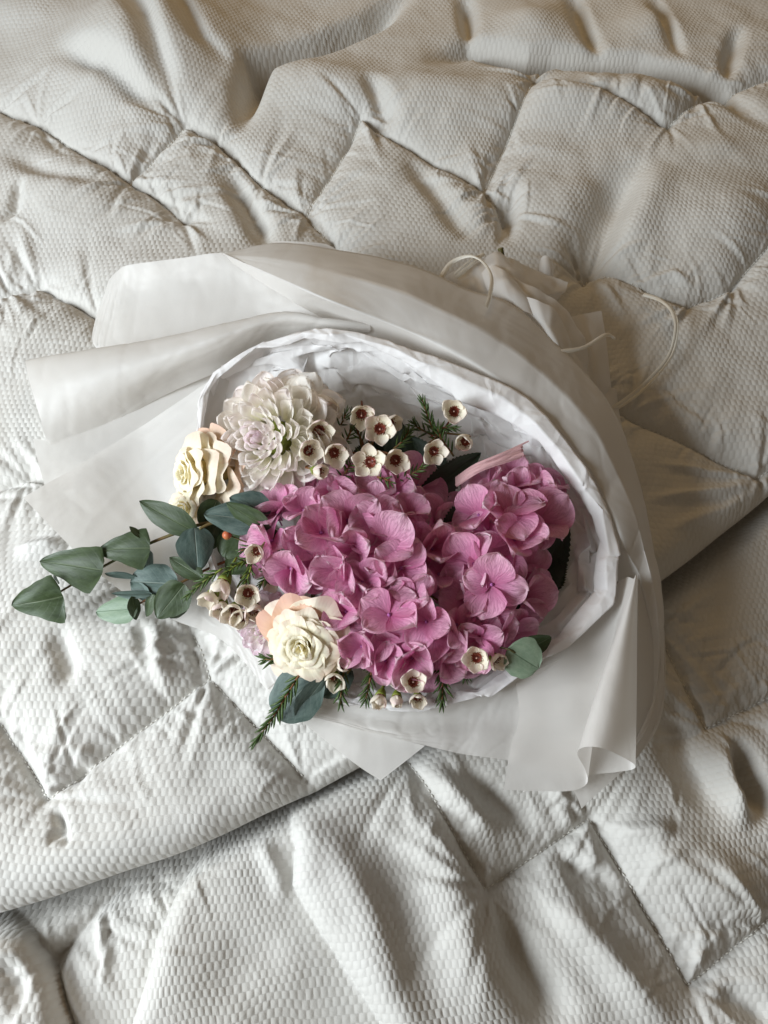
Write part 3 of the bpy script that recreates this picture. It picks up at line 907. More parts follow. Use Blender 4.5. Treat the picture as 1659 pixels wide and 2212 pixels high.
# gathered tail of the wrap behind the tie, fanned into pleats
film([[(960, 620, 4.0), (966, 597, 5.6), (1010, 574, 6.2), (1072, 547, 6.4), (1092, 551, 6.0), (1160, 580, 5.0), (1228, 608, 4.6)],
      [(1000, 650, 4.5), (1010, 640, 6.0), (1050, 615, 6.8), (1100, 590, 7.0), (1130, 600, 6.4), (1180, 625, 5.4), (1222, 630, 4.6)],
      [(1060, 700, 5.0), (1070, 690, 6.0), (1100, 680, 6.5), (1130, 660, 6.6), (1150, 655, 6.2), (1180, 655, 5.0), (1204, 650, 4.0)],
      [(1120, 760, 4.0), (1130, 755, 4.4), (1140, 745, 4.6), (1160, 740, 4.6), (1170, 735, 4.2), (1180, 730, 3.6), (1195, 720, 3.0)]], name='wrap_tail', nu=70, nv=40, rough=0.0030, scale=0.018, seed=3)
film([[(1062, 572, 7.2), (1130, 608, 7.6), (1205, 653, 7.0), (1240, 700, 6.4), (1266, 745, 5.6), (1274, 830, 4.4)],
      [(1075, 610, 7.0), (1130, 650, 8.0), (1180, 690, 7.6), (1215, 735, 7.0), (1240, 780, 6.2), (1250, 850, 5.0)],
      [(1110, 690, 6.0), (1130, 705, 6.4), (1160, 730, 6.4), (1180, 770, 6.0), (1205, 815, 5.4), (1230, 870, 4.4)]], name='wrap_tail', nu=60, nv=30, rough=0.0024, scale=0.02, seed=6)
film([[(1230, 685, 4.6), (1262, 678, 5.0), (1299, 671, 4.6)],
      [(1250, 740, 4.4), (1278, 735, 5.0), (1309, 732, 4.0)],
      [(1266, 790, 4.0), (1290, 800, 4.4), (1320, 834, 2.8)],
      [(1270, 850, 3.4), (1295, 850, 3.6), (1322, 860, 2.2)]], name='wrap_tail', nu=24, nv=24)
film([[(1130, 640, 8.2), (1165, 650, 8.9), (1200, 668, 8.3), (1222, 700, 7.4)],
      [(1150, 690, 8.0), (1182, 700, 8.8), (1212, 720, 8.0), (1238, 750, 6.8)],
      [(1176, 745, 7.4), (1206, 752, 8.2), (1232, 775, 7.4), (1262, 800, 6.0)],
      [(1210, 800, 6.2), (1236, 806, 7.0), (1256, 826, 6.2), (1276, 850, 5.0)]], name='wrap_tail', nu=40, nv=30, rough=0.002, scale=0.02, seed=12)
film([[(1040, 590, 7.0), (1062, 572, 7.6), (1096, 586, 7.8), (1120, 606, 6.8)],
      [(1060, 640, 7.4), (1088, 618, 8.4), (1126, 628, 8.4), (1150, 650, 7.2)],
      [(1096, 690, 7.6), (1118, 672, 8.4), (1150, 680, 8.4), (1178, 700, 7.2)]], name='wrap_tail', nu=40, nv=26, rough=0.002, scale=0.02, seed=15)
film([[(1270, 830, 3.6), (1300, 834, 3.2), (1332, 840, 2.6)],
      [(1290, 860, 3.4), (1312, 864, 3.0), (1336, 880, 2.0)],
      [(1310, 890, 2.8), (1330, 900, 2.4), (1345, 930, 1.6)]], name='wrap_tail', nu=20, nv=16)
film([[(1164, 572, 3.6), (1170, 556, 4.6), (1180, 552, 5.0), (1192, 562, 4.6), (1197, 576, 3.6)],
      [(1160, 596, 3.4), (1168, 580, 4.4), (1180, 576, 4.8), (1192, 586, 4.4), (1194, 600, 3.4)],
      [(1158, 630, 3.0), (1166, 612, 3.6), (1178, 608, 4.0), (1188, 615, 3.6), (1190, 630, 3.0)]], name='wrap_tail', nu=20, nv=12)

# ------------------------------------------------------------------ tissue liner
RIM = [(430, 850, 7.2), (480, 785, 8.6), (560, 742, 9.6), (640, 718, 10.6), (690, 711, 11.2), (760, 716, 11.4), (850, 737, 11.5), (960, 777, 11.4), (1080, 822, 11.2),
       (1130, 850, 11.0), (1205, 922, 10.7), (1268, 1012, 10.0), (1312, 1092, 9.4), (1340, 1172, 8.8), (1336, 1262, 7.8), (1312, 1322, 7.2), (1220, 1402, 6.2), (1150, 1440, 5.6),
       (1065, 1502, 4.8), (1000, 1510, 4.6), (920, 1538, 4.4), (830, 1532, 4.0), (740, 1526, 3.6), (665, 1492, 3.4), (592, 1452, 3.4), (532, 1392, 3.6), (484, 1322, 4.0),
       (448, 1205, 4.6), (430, 1085, 5.4), (423, 960, 6.2)]
FOLD = [14, 10, 16, 22, 26, 24, 34, 50, 62, 66, 58, 50, 46, 42, 40, 36, 30, 26, 24, 22, 18, 16, 16, 16, 14, 14, 14, 14, 14, 14]
CX, CY = 850.0, 1130.0


def toward(p, d=None, f=None, h=None):
    vx, vy = CX-p[0], CY-p[1]
    L = math.hypot(vx, vy)
    if d is not None:
        f = d/L
    return (p[0]+vx*f, p[1]+vy*f, p[2] if h is None else h)


jr = random.Random(12)
R2, F2 = [], []
for i in range(len(RIM)):
    p, q = RIM[i], RIM[(i+1) % len(RIM)]
    fo, fq = FOLD[i], FOLD[(i+1) % len(RIM)]
    for t in (0.0, 0.5):
        m = [p[k]*(1-t)+q[k]*t for k in range(3)]
        j = jr.uniform(-2.2, 2.2)
        m = toward(tuple(m), d=j, h=m[2]+jr.uniform(-.12, .14))
        R2.append(m)
        F2.append((fo*(1-t)+fq*t)*jr.uniform(0.72, 1.3))
RIM, FOLD = R2, F2


def loop(fn):
    a = [fn(i) for i in range(len(RIM))]
    return a+[a[0]]


tissue_rows = [
    loop(lambda i: toward(RIM[i], d=FOLD[i]*0.7, h=RIM[i][2]-2.6)),
    loop(lambda i: toward(RIM[i], d=FOLD[i]*0.12, h=RIM[i][2]-0.9)),
    loop(lambda i: RIM[i]),
    loop(lambda i: toward(RIM[i], d=FOLD[i]*0.5, h=RIM[i][2]+0.05)),
    loop(lambda i: toward(RIM[i], d=FOLD[i], h=RIM[i][2]-0.018*FOLD[i])),
    loop(lambda i: toward(RIM[i], d=FOLD[i]*0.75, h=RIM[i][2]-0.5-0.03*FOLD[i])),
    loop(lambda i: toward(RIM[i], f=0.16 if FOLD[i] > 20 else 0.10, h=RIM[i][2]*0.70)),
    loop(lambda i: toward(RIM[i], f=0.34, h=max(RIM[i][2]*0.42, 2.4))),
    loop(lambda i: toward(RIM[i], f=0.60, h=2.0)),
    loop(lambda i: toward(RIM[i], f=0.97, h=1.6)),
]
g = np.array([[P(*p) for p in r] for r in tissue_rows])
NVI = [1, 1, 1, 1, 1, 4, 5, 4, 2]           # creased strips between one row and the next
NUC = 46
rr = np.random.default_rng(5)
vnode = [0.0]
for i, k in enumerate(NVI):
    for j in range(1, k+1):
        vnode.append(i+j/k)
base = np.swapaxes(catmull(np.swapaxes(g, 0, 1), 961), 0, 1)      # rows x dense loop


def at(vv, uu):
    i = min(int(vv), len(base)-2)
    f = vv-i
    x = (uu % 1.0)*960
    k = int(x)
    e = x-k
    row = base[i]*(1-f)+base[i+1]*f
    return row[k]*(1-e)+row[min(k+1, 960)]*e


shift = rr.uniform(-.3, .3, NUC)
node = np.zeros((len(vnode), NUC+1, 3))
cen = P(CX, CY, 6.0)
for j, vv in enumerate(vnode):
    edge = abs(vv-round(vv)) < 1e-6 and 1 <= vv <= 5
    for i in range(NUC):
        uu = (i+rr.uniform(-.46, .46)+shift[i])/NUC
        v2 = vv if edge else min(max(vv+rr.uniform(-.4, .4)/NVI[min(int(vv), 8)], 0.0), len(base)-1.001)
        p = at(v2, uu)
        amp = 0.0007 if vv <= 2 else (0.0008 if vv <= 5 else 0.0050)
        inward = nrm(cen-p)
        node[j, i] = p+inward*rr.normal()*amp+np.array([0, 0, rr.normal()*amp*0.8])
    node[j, NUC] = node[j, 0]
g = catmull(node, (len(vnode)-1)*7+1, True)
g = np.swapaxes(catmull(np.swapaxes(g, 0, 1), NUC*9+1, True), 0, 1)
du, dv = np.gradient(g, axis=1), np.gradient(g, axis=0)
n = np.cross(du, dv)
n /= np.linalg.norm(n, axis=2)[..., None]+1e-9
fine = rr.normal(size=((len(vnode)-1)*2+1, NUC*3))
fine = np.concatenate([fine, fine[:, :1]], 1)
fine = catmull(fine, g.shape[0], True)
fine = np.swapaxes(catmull(np.swapaxes(fine, 0, 1), g.shape[1], True), 0, 1)
g = g+n*(fine*0.0004)[..., None]
g[:, -1] = g[:, 0]
tissue = thing('tissue_liner', 'crumpled white tissue paper lining the opening of the frosted wrap, its rim folded over', 'tissue paper', P(850, 1130, 1))
me = mesh_np('tissue_sheet', g.reshape(-1, 3), grid_faces(*g.shape[:2]), np.stack(np.meshgrid(np.linspace(0, 1, g.shape[1]), np.linspace(0, 1, g.shape[0])), -1).reshape(-1, 2), smooth=True)
obj('tissue_sheet', me, MT['tissue'], tissue, origin=tissue.location)

# ------------------------------------------------------------------ flower helpers
def petal(wf, L, Wd, th=0.4, b0=0.0, b1=0.0, nu=9, nv=11, ruf=0.0, rk=2.0, seed=0, b2=0.0):
    v = np.sin(np.linspace(0, np.pi/2, nv))*0.985+0.015*np.linspace(0, 1, nv)
    u = np.linspace(-1, 1, nu)
    vv = np.linspace(0, 1, 60)
    a = b0+(b1-b0)*vv+b2*np.clip(vv-0.7, 0, 1)/0.3
    cy = np.concatenate([[0], np.cumsum((np.cos(a[1:])+np.cos(a[:-1]))/2)])/59*L
    cz = np.concatenate([[0], np.cumsum((np.sin(a[1:])+np.sin(a[:-1]))/2)])/59*L
    y0, z0, al = np.interp(v, vv, cy), np.interp(v, vv, cz), np.interp(v, vv, a)
    hw = Wd/2*np.array([max(wf(t), 0.0) for t in v])
    r = hw/max(th, 1e-3)
    X = r[:, None]*np.sin(u*th)[None, :]
    off = r[:, None]*(1-np.cos(u*th))[None, :]
    if ruf:
        rg = np.random.default_rng(seed)
        ph = rg.uniform(0, 6.28, 3)
        w = (np.sin(rk*np.pi*u[None, :]+ph[0]+2*v[:, None])+0.6*np.sin(2.3*rk*np.pi*u[None, :]+ph[1])+0.5*np.sin(7*v[:, None]+ph[2])*np.abs(u)[None, :])
        off = off+ruf*L*w*(v[:, None]**2.2)
        y0 = y0[:, None]+ruf*0.5*L*np.sin(2.6*rk*np.pi*u[None, :]+ph[2])*(v[:, None]**4)
    else:
        y0 = y0[:, None]+0*u[None, :]
    Y = y0-np.sin(al)[:, None]*off
    Z = z0[:, None]+np.cos(al)[:, None]*off
    V = np.stack([X, Y, Z], -1).reshape(-1, 3)
    uv = np.stack([np.repeat(u[None, :], nv, 0), np.repeat(v[:, None], nu, 1)], -1).reshape(-1, 2)
    return V, grid_faces(nv, nu), uv


w_hyd = lambda v: (min(1.0, (v+0.01)/0.42)**0.62)*(1.0 if v < 0.5 else max(0.0, 1-((v-0.5)/0.5)**2.0)**0.58) if 0 < v < 1 else 0.0
w_oval = lambda v: math.sin(math.pi*v**0.9)**0.6 if 0 < v < 1 else 0.0
w_round = lambda v: (0.22*(1-v)**3+math.sqrt(max(0, 1-(2*v-1)**2))) if v < 1 else 0.0
w_rose = lambda v: (0.25*(1-v)+math.sin(math.pi*min(v**1.35, 1))**0.55) if v < 1 else 0.0
w_dahl = lambda v: ((0.40*(1-v)**2+0.98*math.sin(math.pi*min(v**1.9, 1))**0.45)) if v < 1 else 0.0


def pmesh(name, *a, **k):
    V, F, U = petal(*a, **k)
    return mesh_np(name, V, F, U)


def perp_axes(A):
    A = nrm(A)
    ref = np.array([0.0, 0.0, 1.0]) if abs(A[2]) < 0.9 else np.array([0.0, 1.0, 0.0])
    e1 = nrm(np.cross(ref, A))
    e2 = np.cross(A, e1)
    return e1, e2


# ------------------------------------------------------------------ hydrangeas
HYD_VAR = []
for i in range(9):
    rg = random.Random(100+i)
    HYD_VAR.append(pmesh('hydrangea_petal', w_hyd, 1.0, rg.uniform(1.02, 1.28), th=rg.uniform(0.25, 0.75), b0=rg.uniform(0.25, 0.5), b1=rg.uniform(-0.5, 0.5),
                         nu=11, nv=12, ruf=rg.uniform(0.04, 0.095), rk=rg.uniform(0.8, 1.6), seed=i, b2=rg.uniform(-0.5, 0.35)))
    HYD_VAR[-1].materials.append(MT['hyd'])


def eye_mesh(name='floret'):
    ang = np.linspace(0, 2*np.pi, 8, endpoint=False)
    prof = [(0.004, -0.32), (0.022, -0.30), (0.022, -0.04), (0.05, 0.0), (0.066, 0.05), (0.05, 0.10), (0.012, 0.125)]
    V = np.array([[r*math.cos(a), r*math.sin(a), z] for r, z in prof for a in ang])
    return mesh_np(name, V, grid_faces(len(prof), 8, True), np.zeros((len(V), 2)))


EYE = eye_mesh()
EYE.materials.append(MT['eye'])


def poisson(poly, dmin, seed, n=6000, inset=0.0):
    r = random.Random(seed)
    xs_, ys_ = [p[0] for p in poly], [p[1] for p in poly]
    out = []
    for _ in range(n):
        x, y = r.uniform(min(xs_), max(xs_)), r.uniform(min(ys_), max(ys_))
        if not bool(inpoly(np.array([x]), np.array([y]), poly)[0]):
            continue
        if inset and float(pdist(np.array([x]), np.array([y]), poly+poly[:1])[0][0]) < inset:
            continue
        if all((x-a)**2+(y-b)**2 > dmin*dmin for a, b in out):
            out.append((x, y))
    return out


def hydrangea(label, poly, hbase, htop, edge, seed, d1=56, d2=58, extra=()):
    cx = sum(p[0] for p in poly)/len(poly)
    cy = sum(p[1] for p in poly)/len(poly)
    root = thing('hydrangea', label, 'hydrangea', P(cx, cy, 1.5), 'pink hydrangea heads in the bouquet')
    r = random.Random(seed)

    def hgt(x, y, drop=0.0):
        d = float(pdist(np.array([x]), np.array([y]), poly+poly[:1])[0][0])
        t = min(d/edge, 1.0)
        return hbase+(htop-hbase)*math.sqrt(1-(1-t)**2)-drop

    # the mass of little flower stalks and buds under the florets
    core = []
    for x, y in poisson(poly, 34, seed+5, n=2500, inset=28):
        h = hgt(x, y)
        a = P(x, y, h-2.0)
        b = P(cx+(x-cx)*0.25, cy+(y-cy)*0.25, max(h-6.0, 1.6))
        core.append(tube([b, (a+b)/2+np.array([0, 0, 0.006]), a], [0.0022, 0.0016, 0.0012], 4, smooth_n=5))
    V, F, U = join(core)
    o = obj('flower_stalks', mesh_np('flower_stalks', V, F, U), MT['cup'], root, origin=root.location)
    o['kind'] = 'stuff'
    sets = [(poisson(poly, d1, seed, inset=5), 0.0, 1.0), (poisson(poly, d2, seed+1, inset=12), 1.5, 1.0)]
    for pts, drop, sc in sets:
        for x, y in pts:
            h = hgt(x, y, drop)
            p = P(x, y, h)
            e = 14
            hx = (hgt(x+e, y)-hgt(x-e, y))*0.01/(2*e*PX(x, y, h))
            hy = -(hgt(x, y+e)-hgt(x, y-e))*0.01/(2*e*PX(x, y, h))
            up = nrm(np.array([-hx*0.85, -hy*0.85, 1.0])*0.6+to_cam(p)*0.5+np.array([r.uniform(-.38, .38), r.uniform(-.38, .38), 0]))
            e1, e2 = perp_axes(up)
            s = 61*PX(x, y, h)*sc*r.uniform(0.84, 1.22)
            fl = obj('floret', EYE, None, root, frame(p, e1*math.cos(1)+e2*math.sin(1), up, s, s, s), root.location)
            a0 = r.uniform(0, 6.28)
            lift = r.uniform(-0.12, 0.5)
            for q in range(4):
                a = a0+q*math.pi/2+r.uniform(-.22, .22)
                el = lift+r.uniform(-.25, .3)
                dr = np.array([math.cos(a)*math.cos(el), math.sin(a)*math.cos(el), math.sin(el)])
                nz_ = np.array([-math.cos(a)*math.sin(el), -math.sin(a)*math.sin(el), math.cos(el)])
                tw = r.uniform(-.3, .3)
                side = np.cross(dr, nz_)
                nz_ = nz_*math.cos(tw)+side*math.sin(tw)
                k = r.uniform(0.92, 1.22)
                obj('petal', r.choice(HYD_VAR), None, fl, frame(dr*0.02+np.array([0, 0, 0.01*(q % 2)]), dr, nz_, k, k, k))
    return root


POLY_L = [(575, 1122), (622, 1080), (670, 1058), (735, 1040), (830, 1036), (900, 1042), (940, 1085), (952, 1145), (960, 1210), (1010, 1260), (1035, 1330),
          (1025, 1405), (940, 1434), (850, 1438), (790, 1425), (755, 1380), (720, 1330), (705, 1270), (645, 1252), (596, 1232), (574, 1180)]
POLY_R = [(992, 1116), (1030, 1066), (1075, 1032), (1130, 1030), (1160, 1056), (1184, 1115), (1172, 1190), (1146, 1245), (1142, 1335), (1095, 1388), (1020, 1405),
          (1000, 1340), (980, 1260), (985, 1185)]
hyd_l = hydrangea('large pink hydrangea head filling the middle of the bouquet, above the pale rose', POLY_L, 5.4, 10.5, 150, 21)
hyd_r = hydrangea('pink hydrangea head at the right of the bouquet, beside the dark serrated leaf', POLY_R, 5.4, 10.8, 120, 42)


# ------------------------------------------------------------------ leaves
def outline_leaf(wf, roll=0.25, fold=0.18, nu=11, nv=15, seed=0, serr=0.0, bend=0.0):
    v = np.linspace(0, 1, nv)
    u = np.linspace(-1, 1, nu)
    hw = np.array([wf(t) for t in v])*0.5
    if serr:
        hw = hw*(1-serr*(np.arange(nv) % 2))
    hw = hw*(1+0.03*np.sin(9*v+seed)+0.02*np.sin(21*v+2*seed))
    X = hw[:, None]*u[None, :]*(1+0.05*np.sin(6*v+seed*1.7)[:, None]*np.sign(u)[None, :])
    Z = fold*np.abs(X)*(1-0.3*v[:, None])+bend*(v[:, None]**2)-roll*(X**2)+0.02*np.sin(5*v[:, None]+seed)+0.015*np.sin(4*u[None, :]+seed*2+3*v[:, None])
    Y = np.repeat(v[:, None], nu, 1)
    V = np.stack([X, Y, Z], -1).reshape(-1, 3)
    uv = np.stack([np.repeat(u[None, :], nv, 0), Y], -1).reshape(-1, 2)
    return V, grid_faces(nv, nu), uv


lf_oval = lambda v: math.sin(math.pi*min(1, v**0.85))**0.75 if 0 < v < 1 else 0.02
lf_round = lambda v: math.sqrt(max(0.0006, 1-(2*v-1)**2))
lf_heart = lambda v: (min(1, (v+0.02)/0.10)**0.55)*(1-max(0, v-0.18)/0.82)**0.62*1.06 if v < 1 else 0.01
lf_egg = lambda v: math.sin(math.pi*min(1, max(v, 0.003)**0.68))**0.62 if v < 1 else 0.01
LEAF = {}
for nm, f in (('oval', lf_oval), ('round', lf_round), ('heart', lf_heart), ('egg', lf_egg)):
    for mt in ('euc', 'euc_blue', 'euc_vein'):
        m_ = mesh_np('eucalyptus_leaf', *outline_leaf(f, seed=len(LEAF), bend=-0.10+0.05*(len(LEAF) % 3), roll=0.2+0.2*(len(LEAF) % 3), nv=25, nu=13))
        m_.materials.append(MT[mt])
        LEAF[(nm, mt)] = m_


def leaf(root, base, tip, width, kind='oval', mt='euc', roll=0.0, name='leaf', mesh=None, label=None):
    b, t = P(*base), P(*tip)
    L = np.linalg.norm(t-b)
    w = width*PX(base[0], base[1], (base[2]+tip[2])/2)
    y = nrm(t-b)
    z = to_cam(b)
    z = nrm(z-y*np.dot(z, y))
    x = np.cross(y, z)
    z = z*math.cos(roll)+x*math.sin(roll)
    o = obj(name, mesh or LEAF[(kind, mt)], None, root, frame(b, y, z, w, L, (w+L)/2), root.location)
    if label:
        o['label'] = label
    return o


def stem(root, pts, r, mat='stem', name='stem', n=6, sn=24):
    q = [P(*p) for p in pts]
    V, F, U = tube(q, r, n, smooth_n=sn)
    return obj(name, mesh_np(name, V, F, U), MT[mat], root, origin=root.location)


G_EUC = 'eucalyptus sprigs in the bouquet'
e1_ = thing('eucalyptus_branch', 'long green eucalyptus branch reaching out left over the film onto the duvet', 'eucalyptus', P(314, 1180, 4), G_EUC)
stem(e1_, [(560, 1120, 5.0), (443, 1131, 6.0), (374, 1154, 6.0), (314, 1178, 5.6), (228, 1221, 4.8), (132, 1277, 4.0), (122, 1282, 3.8)], [0.0019, 0.0018, 0.0015, 0.0012, 0.0008])
leaf(e1_, (428, 1152, 6.4), (297, 1083, 8.0), 62, 'oval', 'euc', -0.2)
leaf(e1_, (324, 1184, 6.2), (206, 1187, 6.0), 84, 'heart', 'euc', 0.25)
leaf(e1_, (222, 1232, 5.4), (78, 1210, 5.2), 94, 'heart', 'euc', 0.1)
leaf(e1_, (136, 1288, 4.4), (20, 1312, 4.2), 100, 'heart', 'euc', -0.25)
leaf(e1_, (128, 1300, 3.8), (134, 1345, 2.8), 34, 'oval', 'euc', 0.9)
leaf(e1_, (126, 1262, 4.4), (118, 1238, 3.2), 12, 'oval', 'euc_blue', 1.0)
leaf(e1_, (306, 1162, 6.4), (281, 1136, 7.2), 18, 'oval', 'euc', 0.6)
leaf(e1_, (318, 1188, 5.6), (326, 1246, 3.0), 34, 'oval', 'euc_blue', -0.8)
leaf(e1_, (226, 1238, 5.0), (302, 1250, 4.0), 18, 'oval', 'euc_blue', 0.7)
e2_ = thing('eucalyptus_branch', 'shorter eucalyptus branch with round bluish leaves, lying below the long one', 'eucalyptus', P(331, 1290, 3), G_EUC)
stem(e2_, [(520, 1200, 3.5), (455, 1226, 4.2), (410, 1249, 4.2), (331, 1287, 3.8), (291, 1310, 3.4), (262, 1322, 3.2)], [0.0014, 0.0013, 0.001, 0.0007], 'rstem')
leaf(e2_, (384, 1262, 4.4), (280, 1256, 4.0), 84, 'round', 'euc_blue', 0.1)
leaf(e2_, (398, 1262, 5.2), (338, 1336, 4.4), 76, 'egg', 'euc', 0.15)
leaf(e2_, (400, 1268, 4.4), (372, 1338, 3.2), 60, 'round', 'euc', -0.6)
leaf(e2_, (334, 1284, 4.6), (312, 1332, 3.4), 34, 'oval', 'euc', 0.8)
leaf(e2_, (296, 1314, 4.0), (207, 1322, 2.8), 62, 'egg', 'euc_vein', 0.2)
leaf(e2_, (284, 1288, 4.8), (297, 1340, 3.4), 32, 'oval', 'euc', -0.5)
leaf(e2_, (330, 1286, 4.4), (240, 1280, 4.4), 24, 'oval', 'euc_blue', 0.75)
leaf(e2_, (326, 1290, 4.0), (286, 1262, 3.6), 34, 'oval', 'euc_blue', -0.6)
e3_ = thing('eucalyptus_sprig', 'blue green eucalyptus leaves clustered between the white dahlia and the long branch', 'eucalyptus', P(480, 1150, 4), G_EUC)
stem(e3_, [(640, 1180, 4.0), (560, 1130, 5.5), (470, 1128, 6.6), (430, 1142, 6.8)], [0.002, 0.0018, 0.0014])
leaf(e3_, (560, 1125, 7.6), (440, 1110, 8.4), 72, 'egg', 'euc_blue', 0.15)
leaf(e3_, (585, 1140, 7.4), (486, 1090, 9.2), 52, 'oval', 'euc', -0.55)
leaf(e3_, (585, 1105, 7.4), (495, 1075, 8.6), 62, 'egg', 'euc_blue', -0.1)
leaf(e3_, (420, 1140, 7.0), (428, 1234, 5.2), 80, 'egg', 'euc_blue', -0.15)
leaf(e3_, (438, 1250, 5.0), (364, 1202, 5.4), 44, 'oval', 'euc', 0.1)
leaf(e3_, (440, 1140, 5.2), (470, 1080, 6.0), 60, 'round', 'euc', 0.2)
leaf(e3_, (470, 1130, 5.6), (448, 1186, 5.0), 46, 'round', 'euc', -0.2)
leaf(e3_, (520, 1150, 5.4), (478, 1200, 5.0), 64, 'round', 'euc', 0.3)
leaf(e3_, (560, 1160, 5.0), (490, 1238, 4.6), 80, 'oval', 'euc', 0.1)
leaf(e3_, (600, 1150, 5.0), (540, 1210, 4.6), 70, 'oval', 'euc', -0.2)
e4_ = thing('eucalyptus_sprig', 'rounded dark teal eucalyptus leaves under the lower cream rose, overhanging the tissue rim', 'eucalyptus', P(640, 1490, 3), G_EUC)
stem(e4_, [(760, 1400, 3.5), (720, 1450, 4.6), (690, 1470, 5.0)], [0.0016, 0.0014])
leaf(e4_, (692, 1456, 5.6), (590, 1544, 3.4), 112, 'round', 'euc_blue', 0.12)
leaf(e4_, (700, 1462, 5.8), (640, 1552, 3.8), 66, 'oval', 'euc_blue', -0.7)
leaf(e4_, (762, 1450, 5.0), (690, 1500, 4.2), 56, 'round', 'euc_blue', 0.0)
e5_ = thing('eucalyptus_sprig', 'two grey green eucalyptus leaves at the lower right of the hydrangea, on white tissue', 'eucalyptus', P(1128, 1420, 4), G_EUC)
stem(e5_, [(1020, 1390, 5.0), (1066, 1396, 8.6), (1096, 1402, 9.6), (1112, 1410, 9.4)], [0.0008, 0.0007])
leaf(e5_, (1096, 1402, 9.6), (1164, 1444, 8.6), 92, 'round', 'euc_vein', 0.1)
leaf(e5_, (1128, 1410, 8.2), (1192, 1376, 8.8), 46, 'egg', 'euc', 0.2)

# dark toothed hydrangea leaves
def toothed():
    return outline_leaf(lambda v: (math.sin(math.pi*min(1, max(v, 0.004)**0.8))**0.8) if v < 1 else 0.0, nu=9, nv=41, serr=0.10, fold=0.25, roll=0.2)


HL = mesh_np('hydrangea_leaf', *toothed())
HL.materials.append(MT['hleaf'])
for rt, b, t, w, rl in ((hyd_r, (1120, 1330, 4.0), (1228, 1130, 5.5), 110, -0.3), (hyd_r, (1180, 1200, 4.4), (1175, 1300, 4.4), 110, 0.4),
                        (hyd_l, (955, 1160, 7.0), (1065, 1062, 8.8), 76, 0.1), (hyd_l, (900, 1080, 6.0), (1040, 978, 7.4), 70, 0.3),
                        (hyd_l, (860, 1020, 5.6), (858, 900, 6.6), 80, 0.4), (hyd_l, (960, 1060, 5.0), (880, 940, 6.0), 90, -0.2),
                        (hyd_l, (760, 1010, 5.0), (840, 960, 6.0), 70, 0.0), (hyd_r, (985, 1180, 6.5), (950, 1085, 8.0), 60, 0.0)):
    leaf(rt, b, t, w, roll=rl, name='leaf', mesh=HL, label='dark green toothed leaf')


# ------------------------------------------------------------------ dahlias
DV = []
for i in range(5):
    f = i/4
    DV.append([])
    for k in range(3):
        rg = random.Random(i*10+k)
        m_ = pmesh('dahlia_petal', w_dahl, 1.0, 0.72+0.16*f, th=1.30-0.62*f+rg.uniform(-.1, .1), b0=-0.15, b1=0.75-0.35*f, nu=11, nv=13, ruf=0.022+0.035*f, rk=0.9, seed=i*7+k, b2=0.35-0.5*f)
        m_.materials.append(MT['dahlia'])
        DV[-1].append(m_)


def dahlia(label, x, y, h, rad, tilt, N, seed, phimax=120, pink=0.06, group='dahlias in the bouquet'):
    c = P(x, y, h)
    R = rad*PX(x, y, h)
    tc = to_cam(c)
    A = nrm(tc+RGT*tilt[0]+UPV*tilt[1])
    e1, e2 = perp_axes(A)
    root = thing('dahlia', label, 'dahlia', c, group)
    r = random.Random(seed)
    for i in range(N):
        f = i/(N-1)
        phi = math.radians(5+(phimax-5)*f**0.72)+r.uniform(-.11, .11)
        a = i*2.39996+r.uniform(-.2, .2)
        rad_ = e1*math.cos(a)+e2*math.sin(a)
        d = nrm(rad_*math.sin(phi)+A*math.cos(phi))
        nn = A*math.sin(phi)-rad_*math.cos(phi)
        base = c+R*0.34*(rad_*math.sin(phi)+A*(math.cos(phi)*1.0+0.1))
        L = R*(0.22+0.47*f**0.8)*r.uniform(0.85, 1.14)
        q = r.uniform(-.12, .12)
        nn = nn*math.cos(q)+np.cross(d, nn)*math.sin(q)
        o = obj('petal', DV[min(4, int(f*5))][i % 3], None, root, frame(base, d, nn, L*(1.0-0.12*f), L, L), root.location)
        kk = min(1.0, max(0.0, pink+0.55*math.exp(-f*14)+0.22*r.random()))
        o.color = (kk, kk, kk, 1)
    V, F, U = tube([c-A*R*0.25, c-A*R*0.05, c+A*R*0.12, c+A*R*0.22], [R*0.10, R*0.24, R*0.24, R*0.06], 10, smooth_n=9)
    obj('flower_head', mesh_np('flower_head', V, F, U), MT['cup'], root, origin=root.location)
    s0 = c-A*R*0.2
    s1 = P(1000, 800, 3.0)
    V, F, U = tube([s0, s0-A*R*0.6+np.array([0.01, 0.0, -0.01]), (s0+s1)/2-np.array([0, 0, 0.015]), s1], [0.004, 0.0035, 0.0035, 0.0035], 6, smooth_n=14)
    obj('stem', mesh_np('stem', V, F, U), MT['stem'], root, origin=root.location)
    return root


dahlia('big white dahlia with faintly lilac tipped petals, above the pink hydrangea', 602, 946, 8.0, 160, (-0.62, 0.02), 160, 5)
dahlia('half hidden pale lilac dahlia, tucked at the left behind the lower cream rose', 580, 1352, 4.6, 78, (-0.5, -0.25), 70, 8, pink=0.7)

# ------------------------------------------------------------------ roses
RV = []
for k in range(3):
    m_ = pmesh('rose_petal', w_rose, 1.0, 1.12, th=0.55, b0=-0.3, b1=0.30, nu=17, nv=16, ruf=0.05, rk=1.3, seed=k*5+2, b2=-0.8)
    m_.materials.append(MT['rose'])
    RV.append(m_)


